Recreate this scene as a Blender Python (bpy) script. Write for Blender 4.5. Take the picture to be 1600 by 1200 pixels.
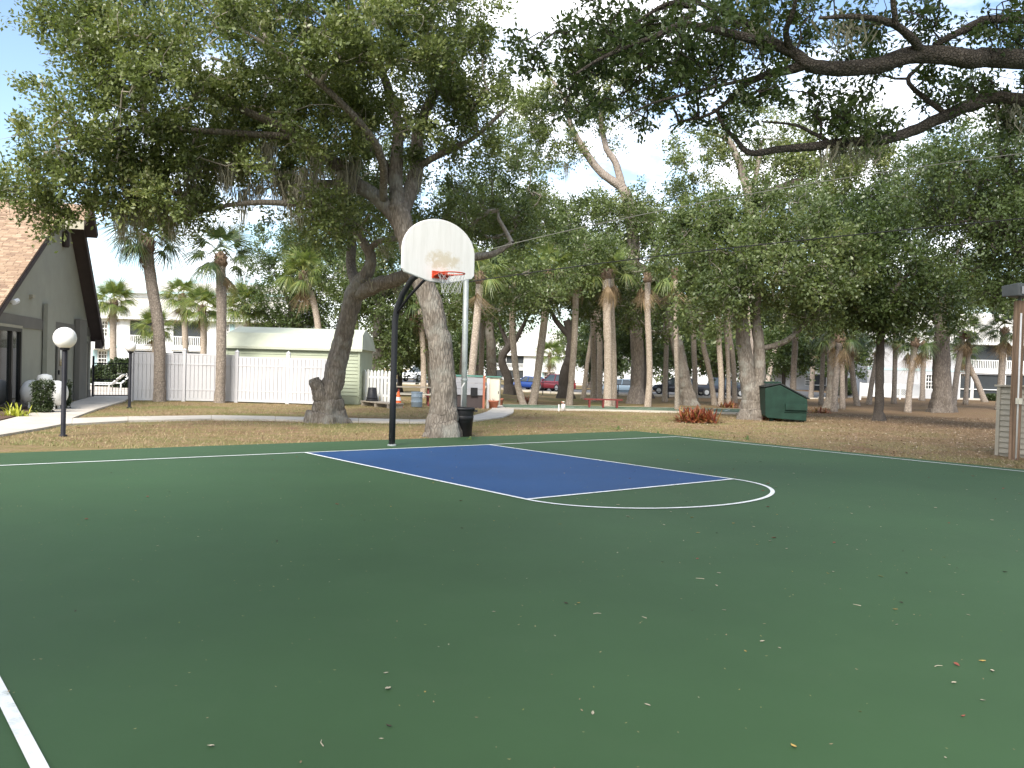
import bpy, bmesh, math, random
import numpy as np
from mathutils import Matrix, Vector
R = math.radians
random.seed(7)
rng = np.random.default_rng(11)
scene = bpy.context.scene
col = scene.collection
for _o in list(bpy.data.objects):
    bpy.data.objects.remove(_o)

# ------------------------------------------------------------------ camera
F, PITCH, ROLL, CAMH = 1320.0, R(-0.93), R(1.6), 1.517
cp, sp, cr, sr = math.cos(PITCH), math.sin(PITCH), math.cos(ROLL), math.sin(ROLL)
cam_d = bpy.data.cameras.new('camera')
cam_d.sensor_width = 36.0
cam_d.lens = F / 1600 * 36.0
cam_d.clip_end = 3000
cam = bpy.data.objects.new('camera', cam_d)
col.objects.link(cam)
fw = Vector((0, cp, sp)); r0 = Vector((1, 0, 0)); u0 = Vector((0, -sp, cp))
rx, ux = r0 * cr + u0 * sr, r0 * -sr + u0 * cr
cam.matrix_world = Matrix(((rx.x, ux.x, -fw.x, 0), (rx.y, ux.y, -fw.y, 0), (rx.z, ux.z, -fw.z, CAMH), (0, 0, 0, 1)))
scene.camera = cam

# ------------------------------------------------------------------ sky, sun, exposure
SUN_EL, SUN_AZ = R(42), math.atan2(-0.30, -0.95)      # sun stands behind the camera, to the left
sun_dir = Vector((math.sin(SUN_AZ) * math.cos(SUN_EL), math.cos(SUN_AZ) * math.cos(SUN_EL), math.sin(SUN_EL)))
world = bpy.data.worlds.new('World'); scene.world = world; world.use_nodes = True
wn, wl = world.node_tree.nodes, world.node_tree.links
wn.clear()
w_out = wn.new('ShaderNodeOutputWorld'); w_bg = wn.new('ShaderNodeBackground')
w_bg.inputs['Strength'].default_value = 0.14
sky = wn.new('ShaderNodeTexSky'); sky.sky_type = 'NISHITA'; sky.sun_disc = False
sky.sun_elevation = SUN_EL; sky.sun_rotation = SUN_AZ
tc = wn.new('ShaderNodeTexCoord'); sep = wn.new('ShaderNodeSeparateXYZ'); wl.new(tc.outputs['Generated'], sep.inputs[0])
mz = wn.new('ShaderNodeMath'); mz.operation = 'MAXIMUM'; mz.inputs[1].default_value = 0.0; wl.new(sep.outputs['Z'], mz.inputs[0])
az = wn.new('ShaderNodeMath'); az.operation = 'ADD'; az.inputs[1].default_value = 0.28; wl.new(mz.outputs[0], az.inputs[0])
dv = wn.new('ShaderNodeVectorMath'); dv.operation = 'DIVIDE'; wl.new(tc.outputs['Generated'], dv.inputs[0]); wl.new(az.outputs[0], dv.inputs[1])
cn = wn.new('ShaderNodeTexNoise'); cn.inputs['Scale'].default_value = 2.3; cn.inputs['Detail'].default_value = 9; cn.inputs['Roughness'].default_value = 0.56
cn.inputs['Distortion'].default_value = 0.5
wl.new(dv.outputs[0], cn.inputs['Vector'])
cramp = wn.new('ShaderNodeValToRGB'); cramp.color_ramp.elements[0].position = 0.45; cramp.color_ramp.elements[1].position = 0.68
wl.new(cn.outputs['Fac'], cramp.inputs[0])
cmix = wn.new('ShaderNodeMix'); cmix.data_type = 'RGBA'; cmix.inputs[7].default_value = (9.2, 9.3, 9.5, 1)
wl.new(cramp.outputs[0], cmix.inputs[0]); wl.new(sky.outputs[0], cmix.inputs[6]); wl.new(cmix.outputs[2], w_bg.inputs['Color'])
wl.new(w_bg.outputs[0], w_out.inputs[0])
sun_d = bpy.data.lights.new('sun', 'SUN'); sun_d.energy = 3.3; sun_d.angle = R(24); sun_d.color = (1.0, 0.95, 0.86)
sun = bpy.data.objects.new('sun', sun_d); col.objects.link(sun)
sun.rotation_euler = sun_dir.to_track_quat('Z', 'Y').to_euler(); sun.location = (-20, -30, 40)
scene.view_settings.view_transform = 'Standard'; scene.view_settings.look = 'None'
scene.view_settings.gamma = 1.0; scene.view_settings.exposure = 1.05; scene.view_settings.use_curve_mapping = False
scene.render.engine = 'CYCLES'
scene.cycles.max_bounces = 8; scene.cycles.diffuse_bounces = 4; scene.cycles.glossy_bounces = 2
scene.cycles.transmission_bounces = 5; scene.cycles.transparent_max_bounces = 4
scene.cycles.use_denoising = True

# ------------------------------------------------------------------ placing helpers (real positions on the ground)
def sstep(t, a, b):
    t = np.clip((t - a) / (b - a), 0, 1); return t * t * (3 - 2 * t)
def tz(x, y):
    """gentle dip of the lawn towards the parking lot"""
    f = sstep(x, -5, 3) * (1 - sstep(x, 23, 33))
    return float(-np.minimum(0.0076 * np.maximum(y - 18, 0), 0.95) * f)
def ray(px, py):
    X, Y = px - 800, py - 600
    a, b = (X * cr + Y * sr) / F, -(-X * sr + Y * cr) / F
    return Vector((a, cp - sp * b, sp + cp * b))
def P(px, py, d):
    r = ray(px, py); k = d / r.y
    return Vector((r.x * k, d, CAMH + r.z * k))
def G(px, py, lift=0.0):
    r = ray(px, py); d = -CAMH / r.z
    for _ in range(40):
        x = r.x * d / r.y; d2 = (CAMH - tz(x, d)) / (-r.z) * r.y
        d = 0.5 * d + 0.5 * d2
    x = r.x * d / r.y
    return Vector((x, d, tz(x, d) + lift))
def at(px, d):
    """ground point below pixel column px at depth d"""
    p = P(px, 590, d); return Vector((p.x, d, tz(p.x, d)))

# ------------------------------------------------------------------ object helpers
def tag(o, label=None, cat=None, group=None, kind=None):
    if label: o['label'] = label
    if cat: o['category'] = cat
    if group: o['group'] = group
    if kind: o['kind'] = kind
    return o
def empty(name, loc, rz=0.0, label=None, cat=None, group=None):
    o = bpy.data.objects.new(name, None); col.objects.link(o)
    o.location = loc; o.rotation_euler = (0, 0, rz); o.empty_display_size = 0.1
    return tag(o, label, cat, group)
def link(name, me, parent=None, loc=None, rot=None, scale=None):
    o = bpy.data.objects.new(name, me); col.objects.link(o)
    if parent is not None: o.parent = parent
    if loc is not None: o.location = loc
    if rot is not None: o.rotation_euler = rot
    if scale is not None: o.scale = scale
    return o
def copy_tree(o, parent=None):
    c = o.copy(); col.objects.link(c); c.parent = parent
    for ch in o.children: copy_tree(ch, c)
    return c

class MB:
    """collects shapes; build() links them as one mesh"""
    def __init__(s, M=None): s.v = []; s.f = []; s.M = M
    def add(s, vs, fs):
        n = len(s.v)
        if s.M is not None: vs = [s.M @ Vector(q) for q in vs]
        s.v += [tuple(q) for q in vs]; s.f += [tuple(i + n for i in f) for f in fs]
        return s
    def box(s, a, b):
        x0, y0, z0 = a; x1, y1, z1 = b
        return s.add([(x0, y0, z0), (x1, y0, z0), (x1, y1, z0), (x0, y1, z0), (x0, y0, z1), (x1, y0, z1), (x1, y1, z1), (x0, y1, z1)],
                     [(3, 2, 1, 0), (4, 5, 6, 7), (0, 1, 5, 4), (1, 2, 6, 5), (2, 3, 7, 6), (3, 0, 4, 7)])
    def prism(s, poly, d0, d1, axis='z'):
        n = len(poly)
        def m(p, d):
            return (p[0], p[1], d) if axis == 'z' else ((p[0], d, p[1]) if axis == 'y' else (d, p[0], p[1]))
        vs = [m(p, d0) for p in poly] + [m(p, d1) for p in poly]
        fs = [tuple(range(n))[::-1], tuple(range(n, 2 * n))] + [(i, (i + 1) % n, n + (i + 1) % n, n + i) for i in range(n)]
        return s.add(vs, fs)
    def tube(s, pts, radii, n=8, caps=True, wob=0.0, lobes=None, fine=0.0):
        pts = [Vector(p) for p in pts]; k = len(pts)
        if not hasattr(radii, '__len__'): radii = [radii] * k
        vs = []; fs = []; a = None; ph = random.uniform(0, 6.28)
        for i, p in enumerate(pts):
            t = (pts[min(i + 1, k - 1)] - pts[max(i - 1, 0)])
            if t.length < 1e-9: t = Vector((0, 0, 1))
            t.normalize()
            a = t.orthogonal() if a is None else a - t * a.dot(t)
            if a.length < 1e-6: a = t.orthogonal()
            a.normalize(); b = t.cross(a)
            for j in range(n):
                q = 2 * math.pi * j / n
                vs.append(p + (a * math.cos(q) + b * math.sin(q)) * radii[i] * (1 + wob * (math.sin(3 * q + ph + 0.45 * i) + 0.7 * math.sin(5 * q - ph - 0.33 * i) + 0.5 * math.sin(0.9 * i + ph)) + (lobes[i] * (0.5 + 0.5 * math.cos(5 * q + ph)) ** 2 if lobes else 0) + (random.uniform(-fine, fine) if fine else 0)))
        for i in range(k - 1):
            for j in range(n):
                fs.append((i * n + j, i * n + (j + 1) % n, (i + 1) * n + (j + 1) % n, (i + 1) * n + j))
        if caps: fs += [tuple(range(n))[::-1], tuple(range((k - 1) * n, k * n))]
        return s.add(vs, fs)
    def lathe(s, prof, c=(0, 0, 0), n=20):
        vs = []; fs = []; k = len(prof)
        for r, z in prof:
            for j in range(n):
                q = 2 * math.pi * j / n; vs.append((c[0] + r * math.cos(q), c[1] + r * math.sin(q), c[2] + z))
        for i in range(k - 1):
            for j in range(n): fs.append((i * n + j, i * n + (j + 1) % n, (i + 1) * n + (j + 1) % n, (i + 1) * n + j))
        fs += [tuple(range(n))[::-1], tuple(range((k - 1) * n, k * n))]
        return s.add(vs, fs)
    def mesh(s, name, m, smooth=False):
        me = bpy.data.meshes.new(name); me.from_pydata(s.v, [], s.f); me.materials.append(m)
        if smooth: me.shade_smooth()
        me.update(); return me
    def build(s, name, m, parent=None, smooth=False, loc=None, rot=None):
        return link(name, s.mesh(name, m, smooth), parent, loc, rot)
def bevel(o, w=0.01, seg=2):
    b = o.modifiers.new('bevel', 'BEVEL'); b.width = w; b.segments = seg; b.limit_method = 'ANGLE'; b.angle_limit = R(40); return o
def np_mesh(name, V, Fq, m, attr=None, smooth=False):
    """V (n,3), Fq (k,c) -> mesh, optional per-face random attribute"""
    me = bpy.data.meshes.new(name); k, c = Fq.shape
    me.vertices.add(len(V)); me.vertices.foreach_set('co', np.ascontiguousarray(V, dtype=np.float32).ravel())
    me.loops.add(k * c); me.loops.foreach_set('vertex_index', np.ascontiguousarray(Fq, dtype=np.int32).ravel())
    me.polygons.add(k); me.polygons.foreach_set('loop_start', np.arange(0, k * c, c, dtype=np.int32))
    if attr is not None:
        a = me.attributes.new('rnd', 'FLOAT', 'FACE'); a.data.foreach_set('value', np.ascontiguousarray(attr, dtype=np.float32))
    me.materials.append(m)
    if smooth: me.polygons.foreach_set('use_smooth', np.ones(k, dtype=bool))
    me.update(calc_edges=True); me.validate(); return me

# ------------------------------------------------------------------ materials
class NT:
    def __init__(s, name):
        s.m = bpy.data.materials.new(name); s.m.use_nodes = True; s.t = s.m.node_tree; s.n = s.t.nodes; s.l = s.t.links
        s.b = s.n['Principled BSDF']; s.out = s.n['Material Output']
        s.b.inputs['Specular IOR Level'].default_value = 0.3
    def new(s, t, **kw):
        q = s.n.new(t)
        for k, v in kw.items(): setattr(q, k, v)
        return q
    def coord(s, kind='Object', scale=(1, 1, 1)):
        c = s.new('ShaderNodeTexCoord'); mp = s.new('ShaderNodeMapping'); mp.inputs['Scale'].default_value = scale
        s.l.new(c.outputs[kind], mp.inputs[0]); return mp.outputs[0]
    def geo(s, scale=(1, 1, 1)):
        c = s.new('ShaderNodeNewGeometry'); mp = s.new('ShaderNodeMapping'); mp.inputs['Scale'].default_value = scale
        s.l.new(c.outputs['Position'], mp.inputs[0]); return mp.outputs[0]
    def noise(s, vec, scale=5, detail=4, rough=0.55, dist=0.0):
        q = s.new('ShaderNodeTexNoise'); q.inputs['Scale'].default_value = scale; q.inputs['Detail'].default_value = detail
        q.inputs['Roughness'].default_value = rough; q.inputs['Distortion'].default_value = dist
        s.l.new(vec, q.inputs['Vector']); return q.outputs['Fac']
    def ramp(s, fac, stops):
        q = s.new('ShaderNodeValToRGB'); e = q.color_ramp.elements
        while len(e) < len(stops): e.new(0.5)
        for i, (p, c) in enumerate(stops):
            e[i].position = p; e[i].color = (c[0], c[1], c[2], 1) if hasattr(c, '__len__') else (c, c, c, 1)
        s.l.new(fac, q.inputs[0]); return q.outputs[0]
    def mix(s, fac, a, b, mode='MIX'):
        q = s.new('ShaderNodeMix', data_type='RGBA', blend_type=mode)
        for sock, v in ((0, fac), (6, a), (7, b)):
            if isinstance(v, (int, float)): q.inputs[sock].default_value = v
            elif isinstance(v, tuple): q.inputs[sock].default_value = (v[0], v[1], v[2], 1)
            else: s.l.new(v, q.inputs[sock])
        return q.outputs[2]
    def base(s, c):
        if isinstance(c, tuple): s.b.inputs['Base Color'].default_value = (c[0], c[1], c[2], 1)
        else: s.l.new(c, s.b.inputs['Base Color'])
    def bump(s, h, strength=0.3, dist=0.02):
        q = s.new('ShaderNodeBump'); q.inputs['Strength'].default_value = strength; q.inputs['Distance'].default_value = dist
        s.l.new(h, q.inputs['Height']); s.l.new(q.outputs[0], s.b.inputs['Normal'])
    def rough(s, v): s.b.inputs['Roughness'].default_value = v
def sc3(c, k): return tuple(min(1, q * k) for q in c)
def plain(name, c, rough=0.6, var=0.18, scale=3.0, bump=0.0, metal=0.0, bscale=60, spec=None, kind='Object'):
    n = NT(name); v = n.coord(kind)
    f = n.noise(v, scale, 6, 0.62); n.base(n.ramp(f, [(0.3, sc3(c, 1 - var)), (0.7, sc3(c, 1 + var))]))
    n.rough(rough); n.b.inputs['Metallic'].default_value = metal
    if spec is not None: n.b.inputs['Specular IOR Level'].default_value = spec
    if bump: n.bump(n.noise(v, bscale, 4, 0.6), bump, 0.01)
    return n.m
M = {}
def leaf_mat(name, stops, trans=0.25, rough=0.36):
    n = NT(name); a = n.new('ShaderNodeAttribute', attribute_name='rnd'); c = n.ramp(a.outputs['Fac'], stops)
    n.base(c); n.rough(rough); n.b.inputs['Specular IOR Level'].default_value = 0.5
    t = n.new('ShaderNodeBsdfTranslucent'); tc_ = n.mix(1.0, c, (1.05, 1.12, 0.6), 'MULTIPLY'); n.l.new(tc_, t.inputs[0])
    mx = n.new('ShaderNodeMixShader'); mx.inputs[0].default_value = trans
    n.l.new(n.b.outputs[0], mx.inputs[1]); n.l.new(t.outputs[0], mx.inputs[2]); n.l.new(mx.outputs[0], n.out.inputs[0]); return n.m
M['oak_leaf'] = leaf_mat('oak_leaf', [(0.0, (0.045, 0.068, 0.022)), (0.35, (0.125, 0.160, 0.054)), (0.7, (0.215, 0.255, 0.095)), (0.92, (0.36, 0.37, 0.18)), (1.0, (0.26, 0.16, 0.09))], 0.42)
M['oak_leaf_dark'] = leaf_mat('oak_leaf_dark', [(0.0, (0.045, 0.066, 0.025)), (0.5, (0.085, 0.122, 0.042)), (0.9, (0.14, 0.18, 0.065)), (1.0, (0.17, 0.12, 0.06))], 0.4)
M['oak_leaf_mid'] = leaf_mat('oak_leaf_mid', [(0.0, (0.042, 0.066, 0.024)), (0.45, (0.115, 0.152, 0.057)), (0.85, (0.205, 0.25, 0.10)), (1.0, (0.29, 0.27, 0.14))], 0.42)
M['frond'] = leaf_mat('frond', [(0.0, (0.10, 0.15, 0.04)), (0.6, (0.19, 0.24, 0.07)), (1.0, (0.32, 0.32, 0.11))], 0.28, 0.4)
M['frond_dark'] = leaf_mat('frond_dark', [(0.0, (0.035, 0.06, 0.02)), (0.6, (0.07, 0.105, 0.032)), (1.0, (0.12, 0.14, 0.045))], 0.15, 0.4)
M['frond_dead'] = leaf_mat('frond_dead', [(0.0, (0.16, 0.11, 0.06)), (1.0, (0.32, 0.23, 0.13))], 0.1, 0.8)
M['moss'] = leaf_mat('moss', [(0.0, (0.20, 0.185, 0.14)), (1.0, (0.38, 0.36, 0.28))], 0.2, 0.9)
M['bromeliad'] = leaf_mat('bromeliad', [(0.0, (0.13, 0.03, 0.02)), (0.5, (0.24, 0.06, 0.03)), (0.8, (0.33, 0.19, 0.06)), (1.0, (0.15, 0.17, 0.05))], 0.15, 0.4)
M['bright_plant'] = leaf_mat('bright_plant', [(0.0, (0.30, 0.34, 0.03)), (1.0, (0.5, 0.5, 0.06))], 0.25, 0.45)
M['hedge_leaf'] = leaf_mat('hedge_leaf', [(0.0, (0.02, 0.035, 0.012)), (1.0, (0.06, 0.085, 0.025))], 0.15, 0.45)
M['grass'] = leaf_mat('grass', [(0.0, (0.22, 0.14, 0.09)), (0.35, (0.40, 0.29, 0.18)), (0.6, (0.30, 0.26, 0.12)), (1.0, (0.15, 0.18, 0.055))], 0.15, 0.8)
def bark(name, c1, c2, scale=7.0, zs=0.25, moss=None):
    n = NT(name); v = n.coord('Object', (1, 1, zs)); f = n.noise(v, scale * 2.2, 8, 0.65, 0.4)
    vo = n.new('ShaderNodeTexVoronoi', feature='DISTANCE_TO_EDGE'); vo.inputs['Scale'].default_value = scale * 2.4; n.l.new(v, vo.inputs['Vector'])
    cr_ = n.ramp(vo.outputs['Distance'], [(0.0, 0.0), (0.22, 1.0)])
    c = n.ramp(f, [(0.3, c1), (0.68, c2)]); c = n.mix(cr_, n.mix(0.5, c, sc3(c1, 0.6)), c)
    if moss:
        k = n.ramp(n.noise(n.coord('Object'), 1.6, 5, 0.6), [(0.5, 0.0), (0.66, 0.75)]); c = n.mix(k, c, moss)
    n.base(c); n.rough(0.9); n.b.inputs['Specular IOR Level'].default_value = 0.15
    n.bump(n.mix(0.5, cr_, f), 0.8, 0.03); return n.m
M['bark'] = bark('oak_bark', (0.115, 0.095, 0.078), (0.29, 0.255, 0.215), 7, 0.25, (0.27, 0.265, 0.235))
M['bark_mid'] = bark('oak_bark_mid', (0.085, 0.07, 0.058), (0.21, 0.18, 0.155), 7, 0.3)
M['bark_dark'] = bark('oak_bark_dark', (0.05, 0.042, 0.036), (0.15, 0.128, 0.11), 12, 1.0)
M['bark_pale'] = bark('oak_bark_pale', (0.22, 0.18, 0.15), (0.42, 0.36, 0.31), 5, 0.3)
M['twig'] = plain('grey_twig', (0.27, 0.24, 0.20), 0.9, 0.3, 6)
M['palm_bark'] = bark('palm_bark', (0.32, 0.26, 0.205), (0.54, 0.455, 0.37), 5, 0.9)
M['palm_bark_grey'] = bark('palm_bark_grey', (0.20, 0.165, 0.135), (0.40, 0.34, 0.285), 5, 0.9)
M['boot'] = plain('palm_boot', (0.165, 0.115, 0.078), 0.85, 0.4, 8, 0.4)
def court_mat(name, c, tint):
    n = NT(name); v = n.geo(); f = n.noise(v, 0.35, 6, 0.6); g = n.noise(v, 260, 3, 0.7)
    a = n.ramp(f, [(0.25, sc3(c, 0.84)), (0.75, sc3(c, 1.16))])
    a = n.mix(n.ramp(n.noise(v, 1.7, 7, 0.7), [(0.52, 0.0), (0.78, 0.28)]), a, tint)
    a = n.mix(n.ramp(g, [(0.35, 0.18), (0.6, 0.0)]), a, sc3(c, 0.55))
    n.base(a); n.rough(0.66); n.b.inputs['Specular IOR Level'].default_value = 0.25; n.bump(g, 0.25, 0.004); return n.m
M['court_green'] = court_mat('court_green', (0.041, 0.089, 0.034), (0.064, 0.107, 0.052))
M['court_blue'] = court_mat('court_blue', (0.018, 0.066, 0.18), (0.045, 0.09, 0.165))
def paint_line():
    n = NT('line_paint'); v = n.geo(); f = n.noise(v, 9, 8, 0.75)
    n.base(n.ramp(f, [(0.30, (0.10, 0.14, 0.10)), (0.36, (0.60, 0.63, 0.60)), (0.48, (0.80, 0.81, 0.80))])); n.rough(0.55); return n.m
M['line'] = paint_line()
def lawn():
    n = NT('lawn'); v = n.geo(); a = n.noise(v, 0.33, 7, 0.62, 0.3); b = n.noise(v, 2.6, 6, 0.7); c = n.noise(v, 34, 5, 0.75)
    x = n.ramp(a, [(0.28, (0.15, 0.17, 0.06)), (0.40, (0.22, 0.20, 0.095)), (0.50, (0.30, 0.215, 0.135)), (0.64, (0.22, 0.135, 0.09)), (0.78, (0.32, 0.27, 0.21))])
    x = n.mix(n.ramp(b, [(0.4, 0.0), (0.66, 0.7)]), x, (0.155, 0.17, 0.055))
    x = n.mix(n.ramp(n.noise(v, 5.5, 6, 0.7), [(0.55, 0.0), (0.72, 0.6)]), x, (0.24, 0.14, 0.08))
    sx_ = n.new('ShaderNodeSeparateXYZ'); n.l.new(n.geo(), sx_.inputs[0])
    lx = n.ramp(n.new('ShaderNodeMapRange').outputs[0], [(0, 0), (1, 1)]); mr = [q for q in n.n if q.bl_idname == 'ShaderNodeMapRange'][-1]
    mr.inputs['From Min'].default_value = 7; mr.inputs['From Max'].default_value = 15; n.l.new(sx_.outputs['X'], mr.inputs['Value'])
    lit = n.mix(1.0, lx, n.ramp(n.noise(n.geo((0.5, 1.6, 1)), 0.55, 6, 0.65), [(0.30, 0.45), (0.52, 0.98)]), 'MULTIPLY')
    x = n.mix(lit, x, n.ramp(c, [(0.3, (0.09, 0.058, 0.038)), (0.7, (0.22, 0.155, 0.10))]))          # oak leaf litter under the right-hand trees, darkened to carry the shade there
    x = n.mix(1.0, x, n.ramp(c, [(0.3, (0.60, 0.58, 0.55)), (0.7, (1.35, 1.28, 1.15))]), 'MULTIPLY')
    n.base(x); n.rough(0.95); n.b.inputs['Specular IOR Level'].default_value = 0.1; n.bump(c, 0.7, 0.05); return n.m
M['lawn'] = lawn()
def concrete(name, c):
    n = NT(name); v = n.geo(); f = n.noise(v, 1.2, 7, 0.65); g = n.noise(v, 60, 4, 0.7)
    x = n.ramp(f, [(0.3, sc3(c, 0.78)), (0.7, sc3(c, 1.1))]); x = n.mix(n.ramp(g, [(0.3, 0.25), (0.55, 0.0)]), x, sc3(c, 0.6))
    n.base(x); n.rough(0.85); n.bump(g, 0.3, 0.01); return n.m
M['concrete'] = concrete('concrete', (0.55, 0.50, 0.43))
M['asphalt'] = concrete('asphalt', (0.09, 0.09, 0.092))
M['pool_deck'] = concrete('pool_deck', (0.62, 0.55, 0.47))
M['mulch'] = plain('mulch', (0.10, 0.06, 0.04), 0.95, 0.5, 25, 0.8, bscale=40, kind='Object')
M['stucco'] = plain('stucco', (0.36, 0.355, 0.29), 0.9, 0.07, 1.2, 0.5, bscale=90)
M['stucco_band'] = plain('stucco_band', (0.19, 0.178, 0.155), 0.9, 0.08, 1.5, 0.4, bscale=90)
M['fascia'] = plain('brown_fascia', (0.075, 0.058, 0.056), 0.75, 0.12, 3)
M['fascia_pale'] = plain('pale_fascia', (0.40, 0.37, 0.28), 0.75, 0.1, 3)
def shingle():
    n = NT('shingle'); a = n.new('ShaderNodeAttribute', attribute_name='rnd')
    x = n.ramp(a.outputs['Fac'], [(0.0, (0.24, 0.165, 0.12)), (0.5, (0.35, 0.25, 0.175)), (1.0, (0.43, 0.33, 0.235))])
    n.base(n.mix(n.ramp(n.noise(n.coord(), 50, 4, 0.7), [(0.35, 0.3), (0.6, 0.0)]), x, (0.2, 0.12, 0.07))); n.rough(0.95); return n.m
M['shingle'] = shingle()
M['glass'] = plain('dark_glass', (0.018, 0.022, 0.024), 0.06, 0.1, 1, spec=0.6)
M['car_glass'] = plain('car_glass', (0.03, 0.04, 0.045), 0.05, 0.1, 1, spec=0.8)
M['door_frame'] = plain('dark_bronze', (0.03, 0.027, 0.024), 0.45, 0.15, 4)
M['door_grey'] = plain('grey_door', (0.27, 0.25, 0.21), 0.6, 0.06, 2)
M['white_paint'] = plain('white_paint', (0.78, 0.78, 0.76), 0.5, 0.05, 1.5)
M['vinyl'] = plain('white_vinyl', (0.52, 0.515, 0.53), 0.5, 0.07, 1.2, spec=0.4)
M['tank'] = plain('tank_white', (0.76, 0.76, 0.73), 0.45, 0.06, 2)
M['globe'] = plain('globe_acrylic', (0.84, 0.83, 0.80), 0.25, 0.03, 2, spec=0.5)
M['black_metal'] = plain('black_metal', (0.018, 0.018, 0.022), 0.5, 0.3, 6, 0.1, spec=0.15)
def worn_black():
    n = NT('worn_black_paint'); v = n.coord(); f = n.noise(v, 9, 8, 0.72)
    zc = n.new('ShaderNodeSeparateXYZ'); n.l.new(v, zc.inputs[0])
    zr = n.ramp(zc.outputs['Z'], [(0.0, 1.0), (1.0, 0.5)])
    k = n.ramp(n.mix(1.0, f, zr, 'MULTIPLY'), [(0.50, 0.0), (0.60, 0.8)])
    n.base(n.mix(k, (0.02, 0.021, 0.024), (0.30, 0.29, 0.26))); n.rough(0.5); n.bump(f, 0.2, 0.005); return n.m
M['pole_black'] = worn_black()
def board_mat():
    n = NT('backboard_paint'); v = n.coord(); mp = n.new('ShaderNodeMapping'); mp.inputs['Location'].default_value = (-0.15, 0, -1.40); mp.inputs['Scale'].default_value = (2.0, 1, 4.0)
    n.l.new(v, mp.inputs[0]); ln = n.new('ShaderNodeVectorMath', operation='LENGTH'); n.l.new(mp.outputs[0], ln.inputs[0])
    mask = n.ramp(ln.outputs['Value'], [(0.35, 1.0), (1.0, 0.0)]); f = n.noise(v, 7, 8, 0.72)
    f = n.ramp(f, [(0.36, 0.0), (0.60, 1.0)]); k = n.ramp(n.mix(1.0, f, mask, 'MULTIPLY'), [(0.18, 0.0), (0.62, 0.85)])
    a = n.ramp(n.noise(n.coord('Object', (6, 6, 0.7)), 2.0, 6, 0.7), [(0.3, (0.74, 0.73, 0.69)), (0.6, (0.82, 0.81, 0.78))])
    n.base(n.mix(k, a, (0.62, 0.56, 0.42))); n.rough(0.45); return n.m
M['board'] = board_mat()
M['orange_paint'] = plain('orange_paint', (0.55, 0.075, 0.03), 0.5, 0.3, 10, 0.1)
M['net'] = plain('net_cord', (0.52, 0.52, 0.51), 0.8, 0.1, 10)
M['galv'] = plain('galvanised', (0.33, 0.36, 0.355), 0.5, 0.22, 4, 0.1, metal=0.3)
M['bin_black'] = plain('bin_black', (0.016, 0.016, 0.018), 0.5, 0.25, 5)
M['siding_green'] = plain('siding_green', (0.40, 0.435, 0.32), 0.7, 0.06, 1.5)
M['shed_roof'] = plain('shed_roof', (0.46, 0.48, 0.38), 0.75, 0.1, 1.5)
M['siding_taupe'] = plain('siding_taupe', (0.36, 0.325, 0.265), 0.8, 0.09, 2.0, 0.1)
M['wood_post'] = bark('wood_post', (0.20, 0.13, 0.085), (0.34, 0.23, 0.16), 5, 0.06)
M['pvc'] = plain('white_pvc', (0.72, 0.70, 0.68), 0.5, 0.08, 4)
M['fixture'] = plain('grey_fixture', (0.09, 0.095, 0.095), 0.55, 0.2, 5)
M['dumpster'] = plain('dumpster_green', (0.011, 0.032, 0.022), 0.6, 0.3, 3.0, 0.1, spec=0.2)
M['lid_black'] = plain('lid_black', (0.02, 0.024, 0.024), 0.6, 0.2, 4)
M['red_wood'] = plain('red_stained_wood', (0.16, 0.03, 0.028), 0.6, 0.25, 6)
M['terracotta'] = plain('terracotta', (0.42, 0.15, 0.09), 0.8, 0.2, 8, 0.2)
M['cone_orange'] = plain('cone_orange', (0.75, 0.14, 0.03), 0.5, 0.12, 5)
M['barrel'] = plain('barrel_grey_blue', (0.25, 0.31, 0.36), 0.5, 0.12, 4)
M['grey_panel'] = plain('grey_panel', (0.36, 0.36, 0.38), 0.7, 0.08, 2)
M['cream_panel'] = plain('cream_panel', (0.66, 0.61, 0.50), 0.7, 0.08, 2)
M['teal_trim'] = plain('teal_trim', (0.10, 0.24, 0.20), 0.6, 0.1, 3)
M['wood_grey'] = plain('weathered_wood', (0.30, 0.26, 0.21), 0.9, 0.25, 7, 0.2)
def siding_far(name, c):
    n = NT(name); w = n.new('ShaderNodeTexWave', wave_type='BANDS', bands_direction='Z', wave_profile='SAW'); w.inputs['Scale'].default_value = 1.57
    n.l.new(n.coord(), w.inputs['Vector']); f = n.noise(n.coord(), 0.8, 5, 0.6)
    n.base(n.ramp(f, [(0.3, sc3(c, 0.92)), (0.7, sc3(c, 1.05))])); n.rough(0.7); n.bump(w.outputs['Fac'], 0.6, 0.02); return n.m
M['wall_white'] = siding_far('wall_white', (0.74, 0.75, 0.75))
M['wall_grey'] = siding_far('wall_pale_grey', (0.45, 0.45, 0.46))
M['roof_far'] = plain('far_roof', (0.50, 0.475, 0.43), 0.9, 0.1, 2, 0.3, bscale=12)
M['shutter'] = plain('teal_shutter', (0.36, 0.50, 0.52), 0.6, 0.06, 2)
M['trim_teal'] = plain('pale_teal_band', (0.40, 0.52, 0.53), 0.6, 0.06, 2)
M['recess'] = plain('porch_wall', (0.30, 0.31, 0.31), 0.8, 0.1, 1)
M['screen'] = plain('dark_screen', (0.035, 0.04, 0.043), 0.55, 0.15, 2)
M['awning'] = plain('pale_awning', (0.55, 0.52, 0.47), 0.8, 0.08, 3)
def car_paint(name, c):
    n = NT(name); n.base(c); n.rough(0.28); n.b.inputs['Coat Weight'].default_value = 0.7; n.b.inputs['Coat Roughness'].default_value = 0.05; return n.m
M['car_blue'] = car_paint('car_blue', (0.015, 0.05, 0.22)); M['car_red'] = car_paint('car_maroon', (0.15, 0.012, 0.018))
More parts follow.
